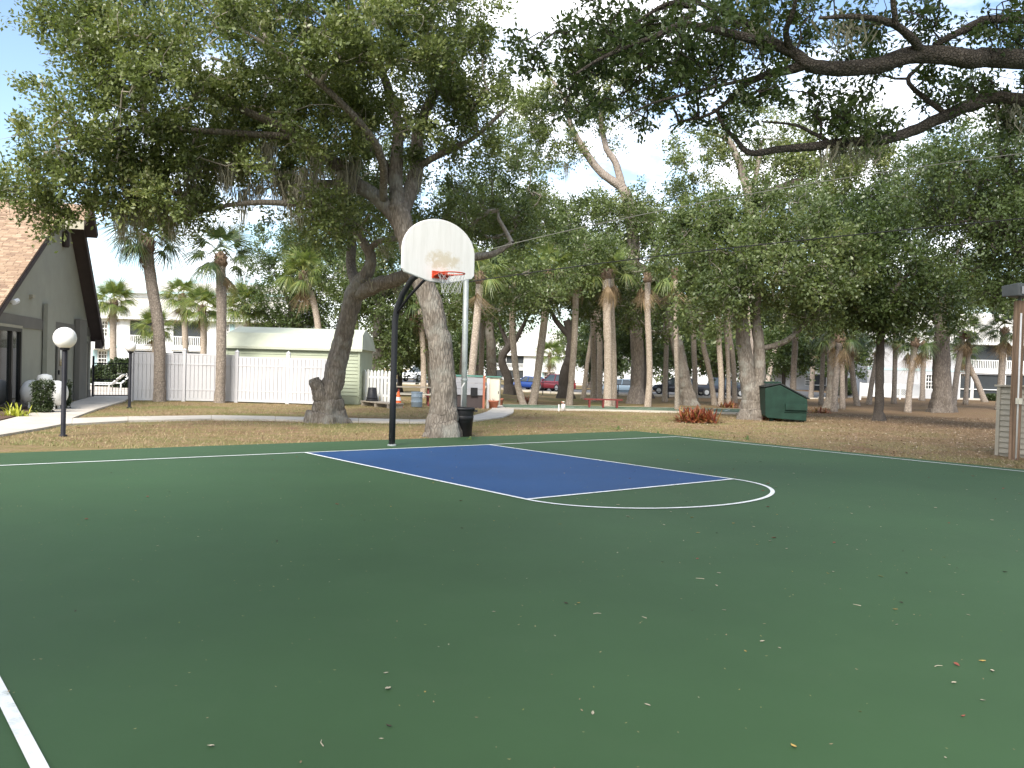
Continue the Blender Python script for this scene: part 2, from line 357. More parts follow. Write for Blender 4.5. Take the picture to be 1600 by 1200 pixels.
M['car_grey'] = car_paint('car_steel_blue', (0.17, 0.23, 0.29)); M['car_black'] = car_paint('car_black', (0.012, 0.013, 0.018)); M['car_white'] = car_paint('car_white', (0.75, 0.75, 0.74))
M['tyre'] = plain('tyre', (0.018, 0.018, 0.018), 0.85); M['rim'] = plain('wheel_rim', (0.5, 0.5, 0.5), 0.3, metal=0.8)
M['tail_light'] = plain('tail_light', (0.45, 0.02, 0.02), 0.2, spec=0.6); M['head_light'] = plain('head_light', (0.7, 0.7, 0.68), 0.15, spec=0.7)
M['chrome'] = plain('chrome', (0.6, 0.6, 0.6), 0.2, metal=0.9)
M['wire'] = plain('cable_black', (0.02, 0.02, 0.02), 0.7); M['wire_pale'] = plain('cable_pale', (0.16, 0.16, 0.14), 0.7)
LEAFCOL = {'pale tan': (0.40, 0.35, 0.26), 'reddish brown': (0.24, 0.075, 0.05), 'yellow': (0.45, 0.30, 0.09), 'dark brown': (0.055, 0.038, 0.028), 'olive': (0.14, 0.15, 0.05)}
for k_, c_ in LEAFCOL.items(): M['fallen ' + k_] = plain('fallen_' + k_.replace(' ', '_'), c_, 0.75, 0.25, 30)

# ================================================================== THE SETTING
OX, OY, TH = -1.938, 15.44, R(39.17)
HW, KL, KW, ARC = 7.63, 5.79, 3.91, 1.42
uc, us = math.cos(TH), math.sin(TH)
def C(u, v, z=0.0): return Vector((OX + u * uc + v * us, OY + u * us - v * uc, z))
def to_uv(x, y):
    dx, dy = x - OX, y - OY
    return dx * uc + dy * us, dx * us - dy * uc
U0, U1, V0, V1 = -8.9, 8.1, -1.75, 26.0
# ground: one sheet out to the horizon, finer near the place
gx = sorted(set([-900, -500, -300, -200, -140, -100] + list(np.arange(-80, 90, 2.0)) + [100, 140, 200, 300, 500, 900]))
gy = sorted(set([-900, -400, -200, -100, -60, -30] + list(np.arange(-14, 200, 2.0)) + [220, 260, 340, 500, 900]))
gv = []; gf = []
for yy in gy:
    for xx in gx:
        n_ = 0.025 * math.sin(xx * 0.9 + 1.3 * yy) * math.sin(yy * 0.57 - 0.4 * xx) if (yy > 19 and abs(xx) < 70 and yy < 120) else 0.0
        gv.append((xx, yy, tz(xx, yy) + n_ - 0.012))
nx = len(gx)
for j in range(len(gy) - 1):
    for i in range(nx - 1): gf.append((j * nx + i, j * nx + i + 1, (j + 1) * nx + i + 1, (j + 1) * nx + i))
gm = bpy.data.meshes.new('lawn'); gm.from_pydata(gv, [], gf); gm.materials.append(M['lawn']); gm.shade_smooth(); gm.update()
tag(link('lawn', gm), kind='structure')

def sheet(name, pts, z, m, parent=None, thick=0.0):
    mb = MB(); n = len(pts)
    if thick: mb.prism([(p[0], p[1]) for p in pts], z - thick, z)
    else: mb.add([(p[0], p[1], z) for p in pts], [tuple(range(n))])
    return mb.build(name, m, parent)
court = tag(sheet('basketball_court', [C(U0, V1), C(U1, V1), C(U1, V0), C(U0, V0)], 0.03, M['court_green'], None, 0.06), kind='structure')
sheet('key_paint', [C(-KW / 2, KL), C(KW / 2, KL), C(KW / 2, 0), C(-KW / 2, 0)], 0.034, M['court_blue'], court)
LW = 0.055
def line(name, u0_, v0_, u1_, v1_, z=0.038):
    d = Vector((u1_ - u0_, v1_ - v0_)); n = Vector((-d.y, d.x)).normalized() * LW / 2
    q = [C(u0_ + n.x, v0_ + n.y), C(u1_ + n.x, v1_ + n.y), C(u1_ - n.x, v1_ - n.y), C(u0_ - n.x, v0_ - n.y)]
    return sheet(name, q, z, M['line'], court)
line('baseline', -HW - LW / 2, 0, HW + LW / 2, 0)
line('sideline', HW, LW / 2, HW, 25.8); line('sideline', -HW, LW / 2, -HW, 25.8)
line('lane_line', -KW / 2, LW / 2, -KW / 2, KL - LW / 2); line('lane_line', KW / 2, LW / 2, KW / 2, KL - LW / 2)
line('free_throw_line', -KW / 2 - LW / 2, KL, KW / 2 + LW / 2, KL)
mb = MB(); vs = []; fs = []
for i in range(49):
    t = math.pi * i / 48; w_ = 0.055
    for k in (-1, 1): vs.append(C((KW / 2 + k * w_ / 2) * math.cos(t), KL + LW / 2 + 0.002 + (ARC + k * w_ / 2) * math.sin(t), 0.038))
    if i: fs.append((2 * i - 2, 2 * i - 1, 2 * i + 1, 2 * i))
mb.add(vs, fs); mb.build('free_throw_arc', M['line'], court)

# walks
def poly_px(name, pts, z, m, kind='structure', thick=0.05):
    return tag(sheet(name, [G(*p) for p in pts], z, m, None, thick), kind=kind)
walk_px = [(-120, 712), (0, 682), (60, 672), (96, 665), (112, 664), (113, 655), (150, 641), (196, 627), (205, 620), (146, 620), (132, 624), (108, 631), (95, 637), (50, 647), (0, 660), (-120, 688)]
poly_px('walkway', walk_px, 0.035, M['concrete'])
lo = [(112, 664), (200, 659), (330, 656), (430, 657), (560, 660), (640, 661), (700, 661), (745, 658), (785, 653), (802, 646), (803, 640), (795, 635)]
hi = [(113, 655), (200, 652.5), (330, 650.5), (430, 652), (560, 655), (640, 657), (690, 657), (735, 652), (760, 645), (768, 640), (770, 634), (770, 633)]
for i in range(len(lo) - 1):                       # concrete walk poured in bays with open joints
    a_, b_, c_, d_ = G(*lo[i]), G(*lo[i + 1]), G(*hi[i + 1]), G(*hi[i])
    n_ = max(1, int(round((b_ - a_).length / 1.6)))
    for k in range(n_):
        t0, t1 = k / n_, (k + 1) / n_; g_ = 0.006 / max(0.3, (b_ - a_).length)
        q = [a_.lerp(b_, t0 + g_), a_.lerp(b_, t1 - g_), d_.lerp(c_, t1 - g_), d_.lerp(c_, t0 + g_)]
        o = MB().prism([(p.x, p.y) for p in q], -0.05, 0.0).build('path_bay', M['concrete'])
        if i == 0 and k == 0:
            path_root = o; o.name = 'path'; tag(o, kind='structure'); o.location.z = 0.03
        else:
            o.name = 'slab'; o.parent = path_root; o.location.z = 0.002 * ((k + i) % 3) + (sum(p.z for p in q) / 4)
poly_px('planting_bed', [(-120, 687), (0, 659), (50, 646), (92, 637), (92, 625), (20, 630), (-120, 660)], 0.05, M['mulch'])
poly_px('pool_deck', [(140, 619.5), (215, 619.5), (330, 600), (120, 600)], 0.02, M['pool_deck'])
# parking lot and drive behind the grove
mb = MB(); xs_ = np.linspace(-30, 34, 33); ys_ = np.linspace(76, 105, 15)
vs = [(x, y, tz(x, y) + 0.03) for y in ys_ for x in xs_]
fs = [(j * 33 + i, j * 33 + i + 1, (j + 1) * 33 + i + 1, (j + 1) * 33 + i) for j in range(14) for i in range(32)]
mb.add(vs, fs); lot = tag(mb.build('parking_lot', M['asphalt']), kind='structure')
mb = MB()
for i in range(40):
    x = -28 + i * 1.5
    mb.box((x, 75.7, tz(x, 76) - 0.05), (x + 1.45, 75.9, tz(x, 76) + 0.15))
mb.build('kerb', M['concrete'], lot)

# ================================================================== TREES
def cat_rom(pts, per=5):
    pts = [np.array(p, float) for p in pts]
    if len(pts) < 3: per = max(per, 3)
    out = []; Q = [2 * pts[0] - pts[1]] + pts + [2 * pts[-1] - pts[-2]]
    for i in range(1, len(Q) - 2):
        p0, p1, p2, p3 = Q[i - 1:i + 3]
        for k in range(per):
            t = k / per
            out.append(0.5 * ((2 * p1) + (-p0 + p2) * t + (2 * p0 - 5 * p1 + 4 * p2 - p3) * t * t + (-p0 + 3 * p1 - 3 * p2 + p3) * t ** 3))
    out.append(pts[-1]); return out
def limb(*pts):
    """pts: (px, py, depth, radius in m) -> smooth list of (x,y,z,r)"""
    return cat_rom([tuple(P(a, b, d)) + (r,) for a, b, d, r in pts])
def blob(px, py, d, rpx, rpy, rd=None):
    k = d / F; return (np.array(P(px, py, d)), np.array([rpx * k, rd if rd else rpx * k, rpy * k]))
def sample_blobs(blobs, n, g):
    w = np.array([np.prod(b[1]) ** 0.66 * (b[2] if len(b) > 2 else 1.0) for b in blobs]); w /= w.sum(); out = []; ax = []
    for i in g.choice(len(blobs), n, p=w):
        c, r = blobs[i][:2]; v = g.normal(size=3); v /= np.linalg.norm(v)
        out.append(c + v * r * (0.30 + 0.70 * g.random() ** 0.55)); ax.append(c)
    return np.array(out), np.array(ax)
def leaves_mesh(name, cen, axc, rad, twigs, per, L, W, m, g, up=0.25, flat=1.0):
    n = len(cen); N = n * twigs
    d = g.normal(size=(n, twigs, 3)); o = cen - axc; o /= (np.linalg.norm(o, axis=1, keepdims=True) + 1e-6)
    d /= np.linalg.norm(d, axis=2, keepdims=True); d += 0.45 * o[:, None, :]; d[..., 2] += up * 0.4; d[..., 2] *= flat
    d /= np.linalg.norm(d, axis=2, keepdims=True)
    u = g.random((n, twigs, per, 1)) ** 0.8; rr = (rad * 1.0)[:, None, None, None] * g.uniform(0.6, 1.15, (n, twigs, 1, 1))
    pos = cen[:, None, None, :] + d[:, :, None, :] * rr * (0.12 + 0.88 * u) + g.normal(size=(n, twigs, per, 3)) * (rad[:, None, None, None] * 0.12)
    ax = d[:, :, None, :] * 0.55 + g.normal(size=pos.shape) * 0.55; ax /= np.linalg.norm(ax, axis=3, keepdims=True)
    nr = g.normal(size=pos.shape) * 0.75; nr[..., 2] += 0.65
    wv = np.cross(ax, nr); wv /= (np.linalg.norm(wv, axis=3, keepdims=True) + 1e-6); nn = np.cross(wv, ax)
    sz = g.uniform(0.65, 1.25, pos.shape[:3] + (1,)); l_, w_ = L * sz, W * sz
    V = np.stack([pos, pos + ax * l_ * 0.55 + wv * w_ * 0.5 + nn * w_ * 0.18, pos + ax * l_, pos + ax * l_ * 0.55 - wv * w_ * 0.5 + nn * w_ * 0.18], axis=3).reshape(-1, 3)
    k = n * twigs * per; Fq = np.arange(k * 4).reshape(k, 4)
    rnd = np.clip(0.46 * g.random((n, 1, 1)) + 0.18 * g.random((n, twigs, 1)) + 0.38 * g.random((n, twigs, per)), 0, 1) * np.ones((n, twigs, per))
    return np_mesh(name, V, Fq, m, rnd.ravel())
def moss_mesh(name, anchors, m, g, strands=60, spread=0.22, length=0.8):
    A = np.array(anchors); n = len(A); S = strands; seg = 4
    base = A[:, None, :] + g.normal(size=(n, S, 3)) * np.array([spread, spread, spread * 0.35])
    ln = length * g.uniform(0.25, 1.0, (n, S)) * g.uniform(0.5, 1.2, (n, 1)); ang = g.uniform(0, np.pi, (n, S))
    wdir = np.stack([np.cos(ang), np.sin(ang), 0 * ang], -1); V = np.zeros((n, S, seg + 1, 2, 3)); off = np.zeros((n, S, 3))
    for i in range(seg + 1):
        t = i / seg; off = off + g.normal(size=(n, S, 3)) * 0.03 * (i > 0)
        c = base + off; c = c - np.stack([0 * ln, 0 * ln, ln * t], -1); c[..., :2] -= (base[..., :2] - A[:, None, :2]) * 0.55 * t
        w = 0.013 * (1 - 0.75 * t)
        V[:, :, i, 0] = c - wdir * w; V[:, :, i, 1] = c + wdir * w
    idx = np.arange(n * S)[:, None] * (2 * (seg + 1)); q = []
    for i in range(seg): q.append(np.stack([idx[:, 0] + 2 * i, idx[:, 0] + 2 * i + 1, idx[:, 0] + 2 * i + 3, idx[:, 0] + 2 * i + 2], 1))
    Fq = np.concatenate(q); return np_mesh(name, V.reshape(-1, 3), Fq, m, np.tile(np.clip(g.random(n * S), 0, 1), seg))
def tree(name, label, cat, limbs, blobs, nclus, twigs, per, L, W, rad, mleaf, mbark, seed, group=None, moss=None, flare=1.45, extra=None, flat=1.0, r0=0.0075, nb=5, moss_len=0.8, moss_n=60):
    g = np.random.default_rng(seed); random.seed(seed)
    base = np.array(limbs[0][0][:3]); root = empty(name, base, 0, label, cat, group)
    mt = MB(); nodes = []
    for li, lm in enumerate(limbs):
        pts = [np.array(p[:3]) - base for p in lm]; rs = [p[3] for p in lm]
        big = max(rs)
        if li == 0 and flare > 1:
            h0 = 0.9 * big * 3
            rs = [r * (1 + (flare - 1) * max(0, 1 - (pts[i][2] / h0)) ** 2) for i, r in enumerate(rs)]
            pts[0] = pts[0] - np.array([0, 0, 0.25])
        pj = [p + (g.normal(size=3) * rs[i] * 0.035 if 0 < i < len(pts) - 1 else 0) for i, p in enumerate(pts)]
        if big > 0.15:                                # fluted, furrowed bark on the heavy wood
            m_ = 3; k_ = len(pj); tt = np.linspace(0, k_ - 1, (k_ - 1) * m_ + 1); A_ = np.array(pj); B_ = np.array(rs)
            pj = list(np.stack([np.interp(tt, np.arange(k_), A_[:, c]) for c in range(3)], 1)); rs = list(np.interp(tt, np.arange(k_), B_))
            lob = [0.42 * max(0, 1 - (p[2] + .1) / (big * 3.4)) ** 1.8 if li == 0 else 0 for p in pj]
            mt.tube(pj, rs, 30, True, 0.035, lob, 0.028)
        else: mt.tube(pj, rs, 10, True, 0.04, None, 0.02)
        st = int(len(pts) * 0.45) if li == 0 else int(len(pts) * 0.2)
        nodes += [(p, -1) for p in pts[st:]]
    cen, ax = sample_blobs(blobs, nclus, g); cen = cen - base; ax = ax - base
    if extra is not None:
        cen = np.concatenate([cen, np.array(extra) - base]); ax = np.concatenate([ax, np.array(extra) - base + [0, 0, -0.5]])
    N0 = np.array([n[0] for n in nodes]); dist = np.array([np.min(np.linalg.norm(N0 - c, axis=1)) for c in cen]); order = np.argsort(dist)
    npos = np.zeros((len(nodes) + len(cen) * 3, 3)); npos[:len(nodes)] = N0; nid = [-1] * len(nodes); cnt = len(nodes)
    par = {}; paths = {}
    for ci in order:
        c = cen[ci]; dv_ = npos[:cnt] - c; ds = np.linalg.norm(dv_, axis=1) + np.where(dv_[:, 2] > 0.4, 0.6, 0)
        k = int(np.argmin(ds)); a = npos[k]; ln = np.linalg.norm(c - a)
        m1 = a + (c - a) * 0.35 + g.normal(size=3) * ln * 0.10 + np.array([0, 0, 0.05 * ln]); m2 = a + (c - a) * 0.7 + g.normal(size=3) * ln * 0.09
        paths[ci] = [a, m1, m2, c]; par[ci] = nid[k]
        for q in (m1, m2, c): npos[cnt] = q; nid.append(int(ci)); cnt += 1
    tips = {int(c): 1 for c in order}
    for ci in order[::-1]:
        if par[ci] >= 0: tips[par[ci]] += tips[int(ci)]
    mbch = MB()
    for ci in order:
        r = r0 * tips[int(ci)] ** 0.5 + 0.003; mbch.tube(paths[ci], [r * 1.15, r, r * 0.85, r * 0.55], nb, False)
        for _ in range(2):
            d = g.normal(size=3); d /= np.linalg.norm(d); e = cen[ci] + d * rad * 0.9
            mbch.tube([cen[ci], (cen[ci] + e) / 2 + g.normal(size=3) * 0.06, e], [0.008, 0.006, 0.003], 3, False)
    mt.build('trunk', mbark, root, True); tag(mbch.build('branches', mbark if mbark is M['bark_dark'] else M['twig'], root, True), kind='stuff')
    rr = rad * g.uniform(0.75, 1.3, len(cen))
    link('crown', leaves_mesh('crown', cen, ax, rr, twigs, per, L, W, mleaf, g, flat=flat), root)
    if moss is not None and len(moss):
        tag(link('spanish_moss', moss_mesh('spanish_moss', np.array(moss) - base, M['moss'], g, moss_n, 0.13, moss_len), root), kind='stuff')
    return root

# ---- great oak behind the hoop
D = 19.0
b0 = G(693, 683)
trunk = [tuple(b0) + (0.33,)] + [tuple(P(x, y, d)) + (r,) for x, y, d, r in ((693, 640, 18.75, 0.30), (690, 560, 18.8, 0.27), (678, 490, 18.8, 0.25), (657, 430, 18.9, 0.24), (636, 372, 19.0, 0.24), (622, 320, 19.0, 0.21))]
oakA_limbs = [cat_rom(trunk),
    limb((630, 355, 19.0, 0.19), (600, 318, 19.1, 0.17), (562, 290, 19.0, 0.155), (525, 255, 18.7, 0.14), (470, 215, 18.2, 0.11), (400, 180, 17.6, 0.08), (300, 150, 17.0, 0.05)),
    limb((612, 335, 19.1, 0.12), (585, 300, 19.4, 0.11), (540, 288, 19.6, 0.10), (480, 285, 19.6, 0.085), (410, 262, 19.4, 0.07), (330, 262, 19.0, 0.055), (240, 255, 18.6, 0.04)),
    limb((622, 325, 19.0, 0.17), (618, 270, 19.2, 0.15), (622, 200, 19.3, 0.12), (600, 120, 19.2, 0.09), (560, 30, 19.0, 0.06)),
    limb((628, 330, 19.1, 0.18), (650, 270, 19.5, 0.16), (655, 200, 19.9, 0.13), (690, 120, 20.2, 0.09), (720, 30, 20.4, 0.06)),
    limb((605, 262, 19.3, 0.07), (590, 240, 19.2, 0.08), (565, 232, 19.0, 0.075), (550, 205, 18.8, 0.05)),
    limb((650, 262, 19.5, 0.09), (690, 240, 19.3, 0.075), (740, 215, 19.0, 0.055), (790, 170, 18.8, 0.035)),
    limb((562, 290, 19.0, 0.10), (520, 308, 18.6, 0.085), (470, 318, 18.2, 0.07), (410, 316, 17.9, 0.06), (350, 322, 17.8, 0.045), (290, 338, 17.8, 0.03)),
    limb((600, 318, 19.1, 0.09), (590, 230, 17.6, 0.08), (500, 130, 16.6, 0.06), (400, 60, 16.0, 0.04)),
    limb((622, 300, 19.1, 0.10), (560, 200, 20.6, 0.085), (440, 130, 21.6, 0.06), (330, 90, 22.0, 0.04)),
    limb((470, 215, 18.2, 0.08), (330, 205, 17.2, 0.06), (200, 200, 16.8, 0.045), (90, 220, 16.6, 0.03))]
oakA_blobs = [blob(560, 60, 18.5, 220, 130, 3.2), blob(380, 90, 17.5, 210, 110, 2.8), blob(230, 160, 17.2, 170, 90, 2.2), blob(440, 190, 17.8, 170, 60, 2.0),
    blob(640, 150, 18.6, 110, 90, 2.2), blob(110, 230, 16.8, 105, 55, 1.5), blob(60, 290, 16.8, 70, 26, 1.0), blob(170, 275, 17.0, 90, 38, 1.3), blob(250, 320, 17.6, 95, 36, 1.3),
    blob(330, 262, 17.8, 110, 34, 1.5), blob(470, -90, 18.5, 330, 110, 3.5), blob(735, 120, 19.2, 62, 85, 1.6), blob(740, 225, 19.2, 50, 36, 1.0), blob(500, 335, 18.6, 55, 24, 0.8),
    blob(140, 40, 17.2, 65, 30, 1.0), blob(205, 90, 17.0, 90, 55, 1.4), blob(550, 360, 19.6, 45, 34, 0.9), blob(70, 335, 17.0, 48, 16, 0.6)]
mossA = [P(x, y, d) for x, y, d in ((222, 285, 17.4), (236, 300, 17.4), (210, 300, 17.3), (288, 300, 17.8), (300, 290, 17.8), (318, 300, 17.8), (355, 255, 17.6), (352, 268, 17.6), (436, 280, 18.2), (446, 285, 18.2), (452, 270, 18.2),
         (400, 290, 18), (255, 310, 17.6), (268, 325, 17.6), (480, 265, 18.3), (535, 270, 18.6), (500, 240, 18.3), (190, 320, 17.2), (200, 260, 17.2), (380, 300, 18), (465, 300, 18.2), (300, 250, 17.5), (550, 250, 18.6), (650, 270, 19.4), (420, 225, 17.9))]
tree('oak_tree', 'spreading live oak with moss, its thick trunk beside the black bin', 'tree', oakA_limbs, oakA_blobs, 620, 9, 33, 0.098, 0.049, 0.55, M['oak_leaf'], M['bark'], 3, moss=mossA, flare=1.18, r0=0.008, moss_len=1.0, moss_n=80)

# ---- leaning oak on the path
b1 = G(512, 659)
tr = [tuple(b1) + (0.36,)] + [tuple(P(x, y, d)) + (r,) for x, y, d, r in ((514, 622, 22.5, 0.31), (523, 585, 22.5, 0.28), (534, 540, 22.5, 0.26), (543, 500, 22.4, 0.235), (553, 462, 22.4, 0.25), (566, 440, 22.3, 0.24))]
oakB_limbs = [cat_rom(tr),
    limb((553, 462, 22.4, 0.20), (590, 445, 22.0, 0.19), (630, 432, 21.6, 0.17), (690, 405, 21.3, 0.13), (760, 400, 21.2, 0.09), (800, 380, 21.2, 0.05)),
    limb((560, 445, 22.3, 0.20), (580, 412, 22.2, 0.15), (572, 385, 22.1, 0.13), (553, 360, 22.0, 0.12), (520, 330, 21.8, 0.09), (470, 320, 21.6, 0.06)),
    limb((560, 450, 22.4, 0.17), (549, 420, 23.4, 0.14), (549, 385, 23.8, 0.13), (548, 330, 24.0, 0.12), (520, 240, 24.2, 0.08)),
    limb((572, 390, 22.1, 0.08), (600, 375, 22.0, 0.08), (640, 372, 22.0, 0.06)),
    limb((512, 640, 22.45, 0.30), (503, 618, 22.35, 0.24), (495, 602, 22.3, 0.18), (490, 592, 22.3, 0.14))]
oakB_blobs = [blob(520, 340, 22.5, 60, 34, 1.3), blob(590, 330, 23.5, 120, 70, 2.2), blob(470, 352, 22.2, 45, 20, 0.9), blob(745, 330, 23.0, 60, 60, 1.8), blob(520, 230, 24.5, 180, 80, 2.6), blob(800, 300, 23.4, 50, 90, 1.6)]
tree('oak_tree', 'leaning live oak with a sawn stub low on its trunk', 'tree', oakB_limbs, oakB_blobs, 210, 8, 30, 0.10, 0.05, 0.55, M['oak_leaf_mid'], M['bark'], 5, moss=[P(x, y, 22) for x, y in ((580, 440), (600, 440), (620, 436), (560, 350), (470, 330), (520, 345), (600, 385))], flare=1.5, moss_len=0.35, moss_n=50)

# ---- oak whose limbs reach over the court from the right (trunk beside the sideline)
tb = Vector((15.6, 9.2, 0))
oakC_limbs = [cat_rom([(15.6, 9.2, 0, 0.42), (15.5, 9.2, 1.2, 0.36), (15.2, 9.2, 2.4, 0.34), (14.8, 9.1, 3.6, 0.31), (14.5, 9.0, 5.2, 0.26), (14.0, 8.6, 7.2, 0.18)]),
    cat_rom([(14.9, 9.1, 3.4, 0.27), (12.0, 9.0, 4.3, 0.22), (8.6, 8.9, 4.75, 0.125)] + [tuple(P(x, y, d)) + (r,) for x, y, d, r in ((1600, 92, 8.7, 0.098), (1520, 92, 8.6, 0.094), (1440, 84, 8.6, 0.088), (1365, 103, 8.5, 0.080), (1300, 107, 8.5, 0.072), (1262, 100, 8.4, 0.064), (1236, 80, 8.4, 0.054), (1170, 60, 8.3, 0.044), (1110, 45, 8.2, 0.036), (1066, 38, 8.2, 0.030), (1025, 56, 8.1, 0.026), (950, 86, 8.0, 0.018), (900, 115, 7.9, 0.01))]),
    cat_rom([(15.0, 9.2, 3.0, 0.24), (12.0, 9.6, 3.7, 0.18), (8.8, 9.6, 4.3, 0.10)] + [tuple(P(x, y, d)) + (r,) for x, y, d, r in ((1600, 156, 9.3, 0.070), (1525, 163, 9.3, 0.066), (1475, 182, 9.2, 0.062), (1425, 205, 9.2, 0.058), (1375, 219, 9.1, 0.053), (1320, 222, 9.1, 0.048), (1270, 229, 9.0, 0.046), (1222, 233, 9.0, 0.038), (1172, 239, 8.9, 0.032), (1150, 218, 8.9, 0.026), (1130, 196, 8.8, 0.018), (1118, 170, 8.8, 0.01))]),
    limb((1258, 100, 8.4, 0.055), (1230, 110, 8.5, 0.045), (1195, 118, 8.6, 0.038), (1160, 135, 8.6, 0.03), (1130, 165, 8.7, 0.022), (1100, 182, 8.8, 0.014), (1060, 190, 8.9, 0.008)),
    limb((1236, 80, 8.4, 0.035), (1228, 50, 8.2, 0.03), (1240, 15, 8.0, 0.022), (1250, -40, 7.8, 0.012)),
    limb((1440, 86, 8.6, 0.05), (1425, 60, 8.4, 0.042), (1390, 35, 8.2, 0.034), (1340, 26, 8.0, 0.026), (1280, 28, 7.9, 0.015)),
    limb((1400, 42, 8.2, 0.03), (1396, 10, 8.1, 0.026), (1390, -40, 8.0, 0.018)),
    limb((1060, 36, 8.2, 0.03), (1085, 18, 8.3, 0.03), (1060, 5, 8.3, 0.026), (1030, 12, 8.3, 0.02), (960, 60, 8.3, 0.012)),
    limb((1240, 85, 8.4, 0.045), (1180, 45, 8.9, 0.04), (1140, 20, 9.1, 0.035), (1080, 2, 9.3, 0.025), (1000, -20, 9.4, 0.015)),
    limb((1195, 118, 8.6, 0.02), (1140, 130, 8.5, 0.018), (1060, 150, 8.3, 0.014), (1010, 165, 8.2, 0.01), (970, 190, 8.1, 0.006)),
    limb((1300, 224, 9.1, 0.025), (1270, 208, 9.0, 0.02), (1240, 195, 8.9, 0.015), (1190, 190, 8.8, 0.008)),
    limb((1480, 180, 9.2, 0.03), (1420, 130, 9.3, 0.025), (1440, 100, 9.4, 0.02), (1460, 70, 9.5, 0.015)),
    limb((1600, 30, 9.0, 0.05), (1540, 32, 8.9, 0.045), (1500, 50, 8.8, 0.038), (1460, 70, 8.7, 0.03)),
    cat_rom([(14.4, 9.0, 5.4, 0.2), (11.5, 8.0, 6.6, 0.14), (8.0, 6.0, 7.2, 0.1), (4.0, 4.2, 7.6, 0.06), (1.0, 3.5, 7.6, 0.03)]),
    cat_rom([(14.2, 8.8, 6.2, 0.18), (11.5, 10.5, 7.4, 0.12), (8.0, 11.0, 8.0, 0.08), (5.0, 10.5, 8.2, 0.04)])]
oakC_blobs = [blob(1000, 45, 8.1, 150, 60, 0.8), blob(880, 60, 8.6, 85, 62, 0.7), blob(1120, 150, 8.7, 95, 50, 0.6), blob(1190, 60, 8.5, 130, 40, 0.7), blob(1230, 175, 9.0, 110, 38, 0.5), blob(1330, 215, 9.1, 60, 26, 0.4),
    blob(1420, 120, 9.3, 120, 45, 0.6), blob(1500, 30, 8.6, 130, 36, 0.7), blob(1340, 5, 8.2, 160, 22, 0.6), blob(1540, 190, 9.6, 60, 22, 0.4), blob(880, 150, 8.6, 50, 40, 0.4), blob(1010, 130, 8.5, 70, 30, 0.5), blob(960, 110, 9.2, 150, 70, 0.8), blob(1270, 60, 9.4, 120, 40, 0.6), blob(1080, 60, 9.0, 110, 70, 0.7), blob(1400, 180, 9.4, 130, 30, 0.5), blob(1570, 100, 9.6, 60, 60, 0.5),
    (np.array([6.0, 7.0, 7.8]), np.array([4.2, 4.0, 1.0]), 0.13), (np.array([11.0, 8.0, 7.6]), np.array([4.0, 4.0, 1.3]), 0.13), (np.array([2.5, 3.4, 7.8]), np.array([3.0, 3.2, 0.8]), 0.15)]
tree('oak_tree', 'live oak reaching dark bare limbs over the court', 'tree', oakC_limbs, oakC_blobs, 330, 6, 20, 0.066, 0.031, 0.25, M['oak_leaf_dark'], M['bark_dark'], 8, flat=0.85, r0=0.0035,
     moss=[P(x, y, d) for x, y, d in ((1330, 225, 9.1), (1350, 222, 9.1), (1300, 228, 9.1), (1180, 50, 8.4), (1330, 40, 8.2), (1580, 170, 9.3))], moss_len=0.3, moss_n=40)

# ---- unseen oak added behind the photographer to shade the near end of the court
tree('oak_tree', 'unseen live oak added to shade the near end of the court', 'tree', [cat_rom([(-10.5, -3.5, 0, 0.45), (-10.2, -3.4, 2, 0.36), (-9.5, -3.2, 4, 0.3), (-8, -3, 6, 0.2), (-6, -2.6, 7.5, 0.1)]), cat_rom([(-9.5, -3.2, 4, 0.22), (-6.5, -1.5, 5.6, 0.16), (-3, 0.5, 6.6, 0.09)])],
     [(np.array([-5.0, -2.0, 7.8]), np.array([5.5, 4.5, 1.7])), (np.array([-8.5, -6.0, 8.2]), np.array([5.5, 4.5, 2.0])), (np.array([-2.0, 0.3, 7.4]), np.array([3.0, 2.6, 1.0]))], 260, 8, 14, 0.16, 0.085, 0.7, M['oak_leaf_mid'], M['bark'], 9)

tree('oak_tree', 'unseen tall live oak added to shade the right half of the court', 'tree', [cat_rom([(18.6, 4.0, 0, 0.5), (18.4, 4.1, 2.5, 0.42), (17.6, 4.4, 5, 0.36), (16.4, 5.0, 7.5, 0.28), (14.5, 6.0, 9.2, 0.16)]), cat_rom([(17.2, 4.6, 6, 0.24), (12, 6.5, 8.6, 0.17), (7, 7.6, 9.5, 0.11), (3, 8, 9.8, 0.05)]), cat_rom([(17.0, 4.8, 6.6, 0.2), (15.5, 8.5, 9.0, 0.13), (14, 12, 10, 0.06)])],
     [(np.array([2.5, 7.5, 9.8]), np.array([5.0, 4.6, 1.1])), (np.array([8.5, 8.5, 9.9]), np.array([5.5, 5.5, 1.3])), (np.array([14.0, 10.5, 10.2]), np.array([5.0, 6.0, 1.5])), (np.array([3.5, 1.0, 9.6]), np.array([5.5, 4.5, 1.2])), (np.array([-3.0, 4.2, 9.0]), np.array([3.6, 3.4, 1.0])), (np.array([9.0, 2.0, 10.0]), np.array([6.0, 5.0, 1.5]))], 470, 8, 10, 0.225, 0.125, 0.9, M['oak_leaf_mid'], M['bark'], 10)  # unseen oak, added; crown masses placed to shade the key and right court

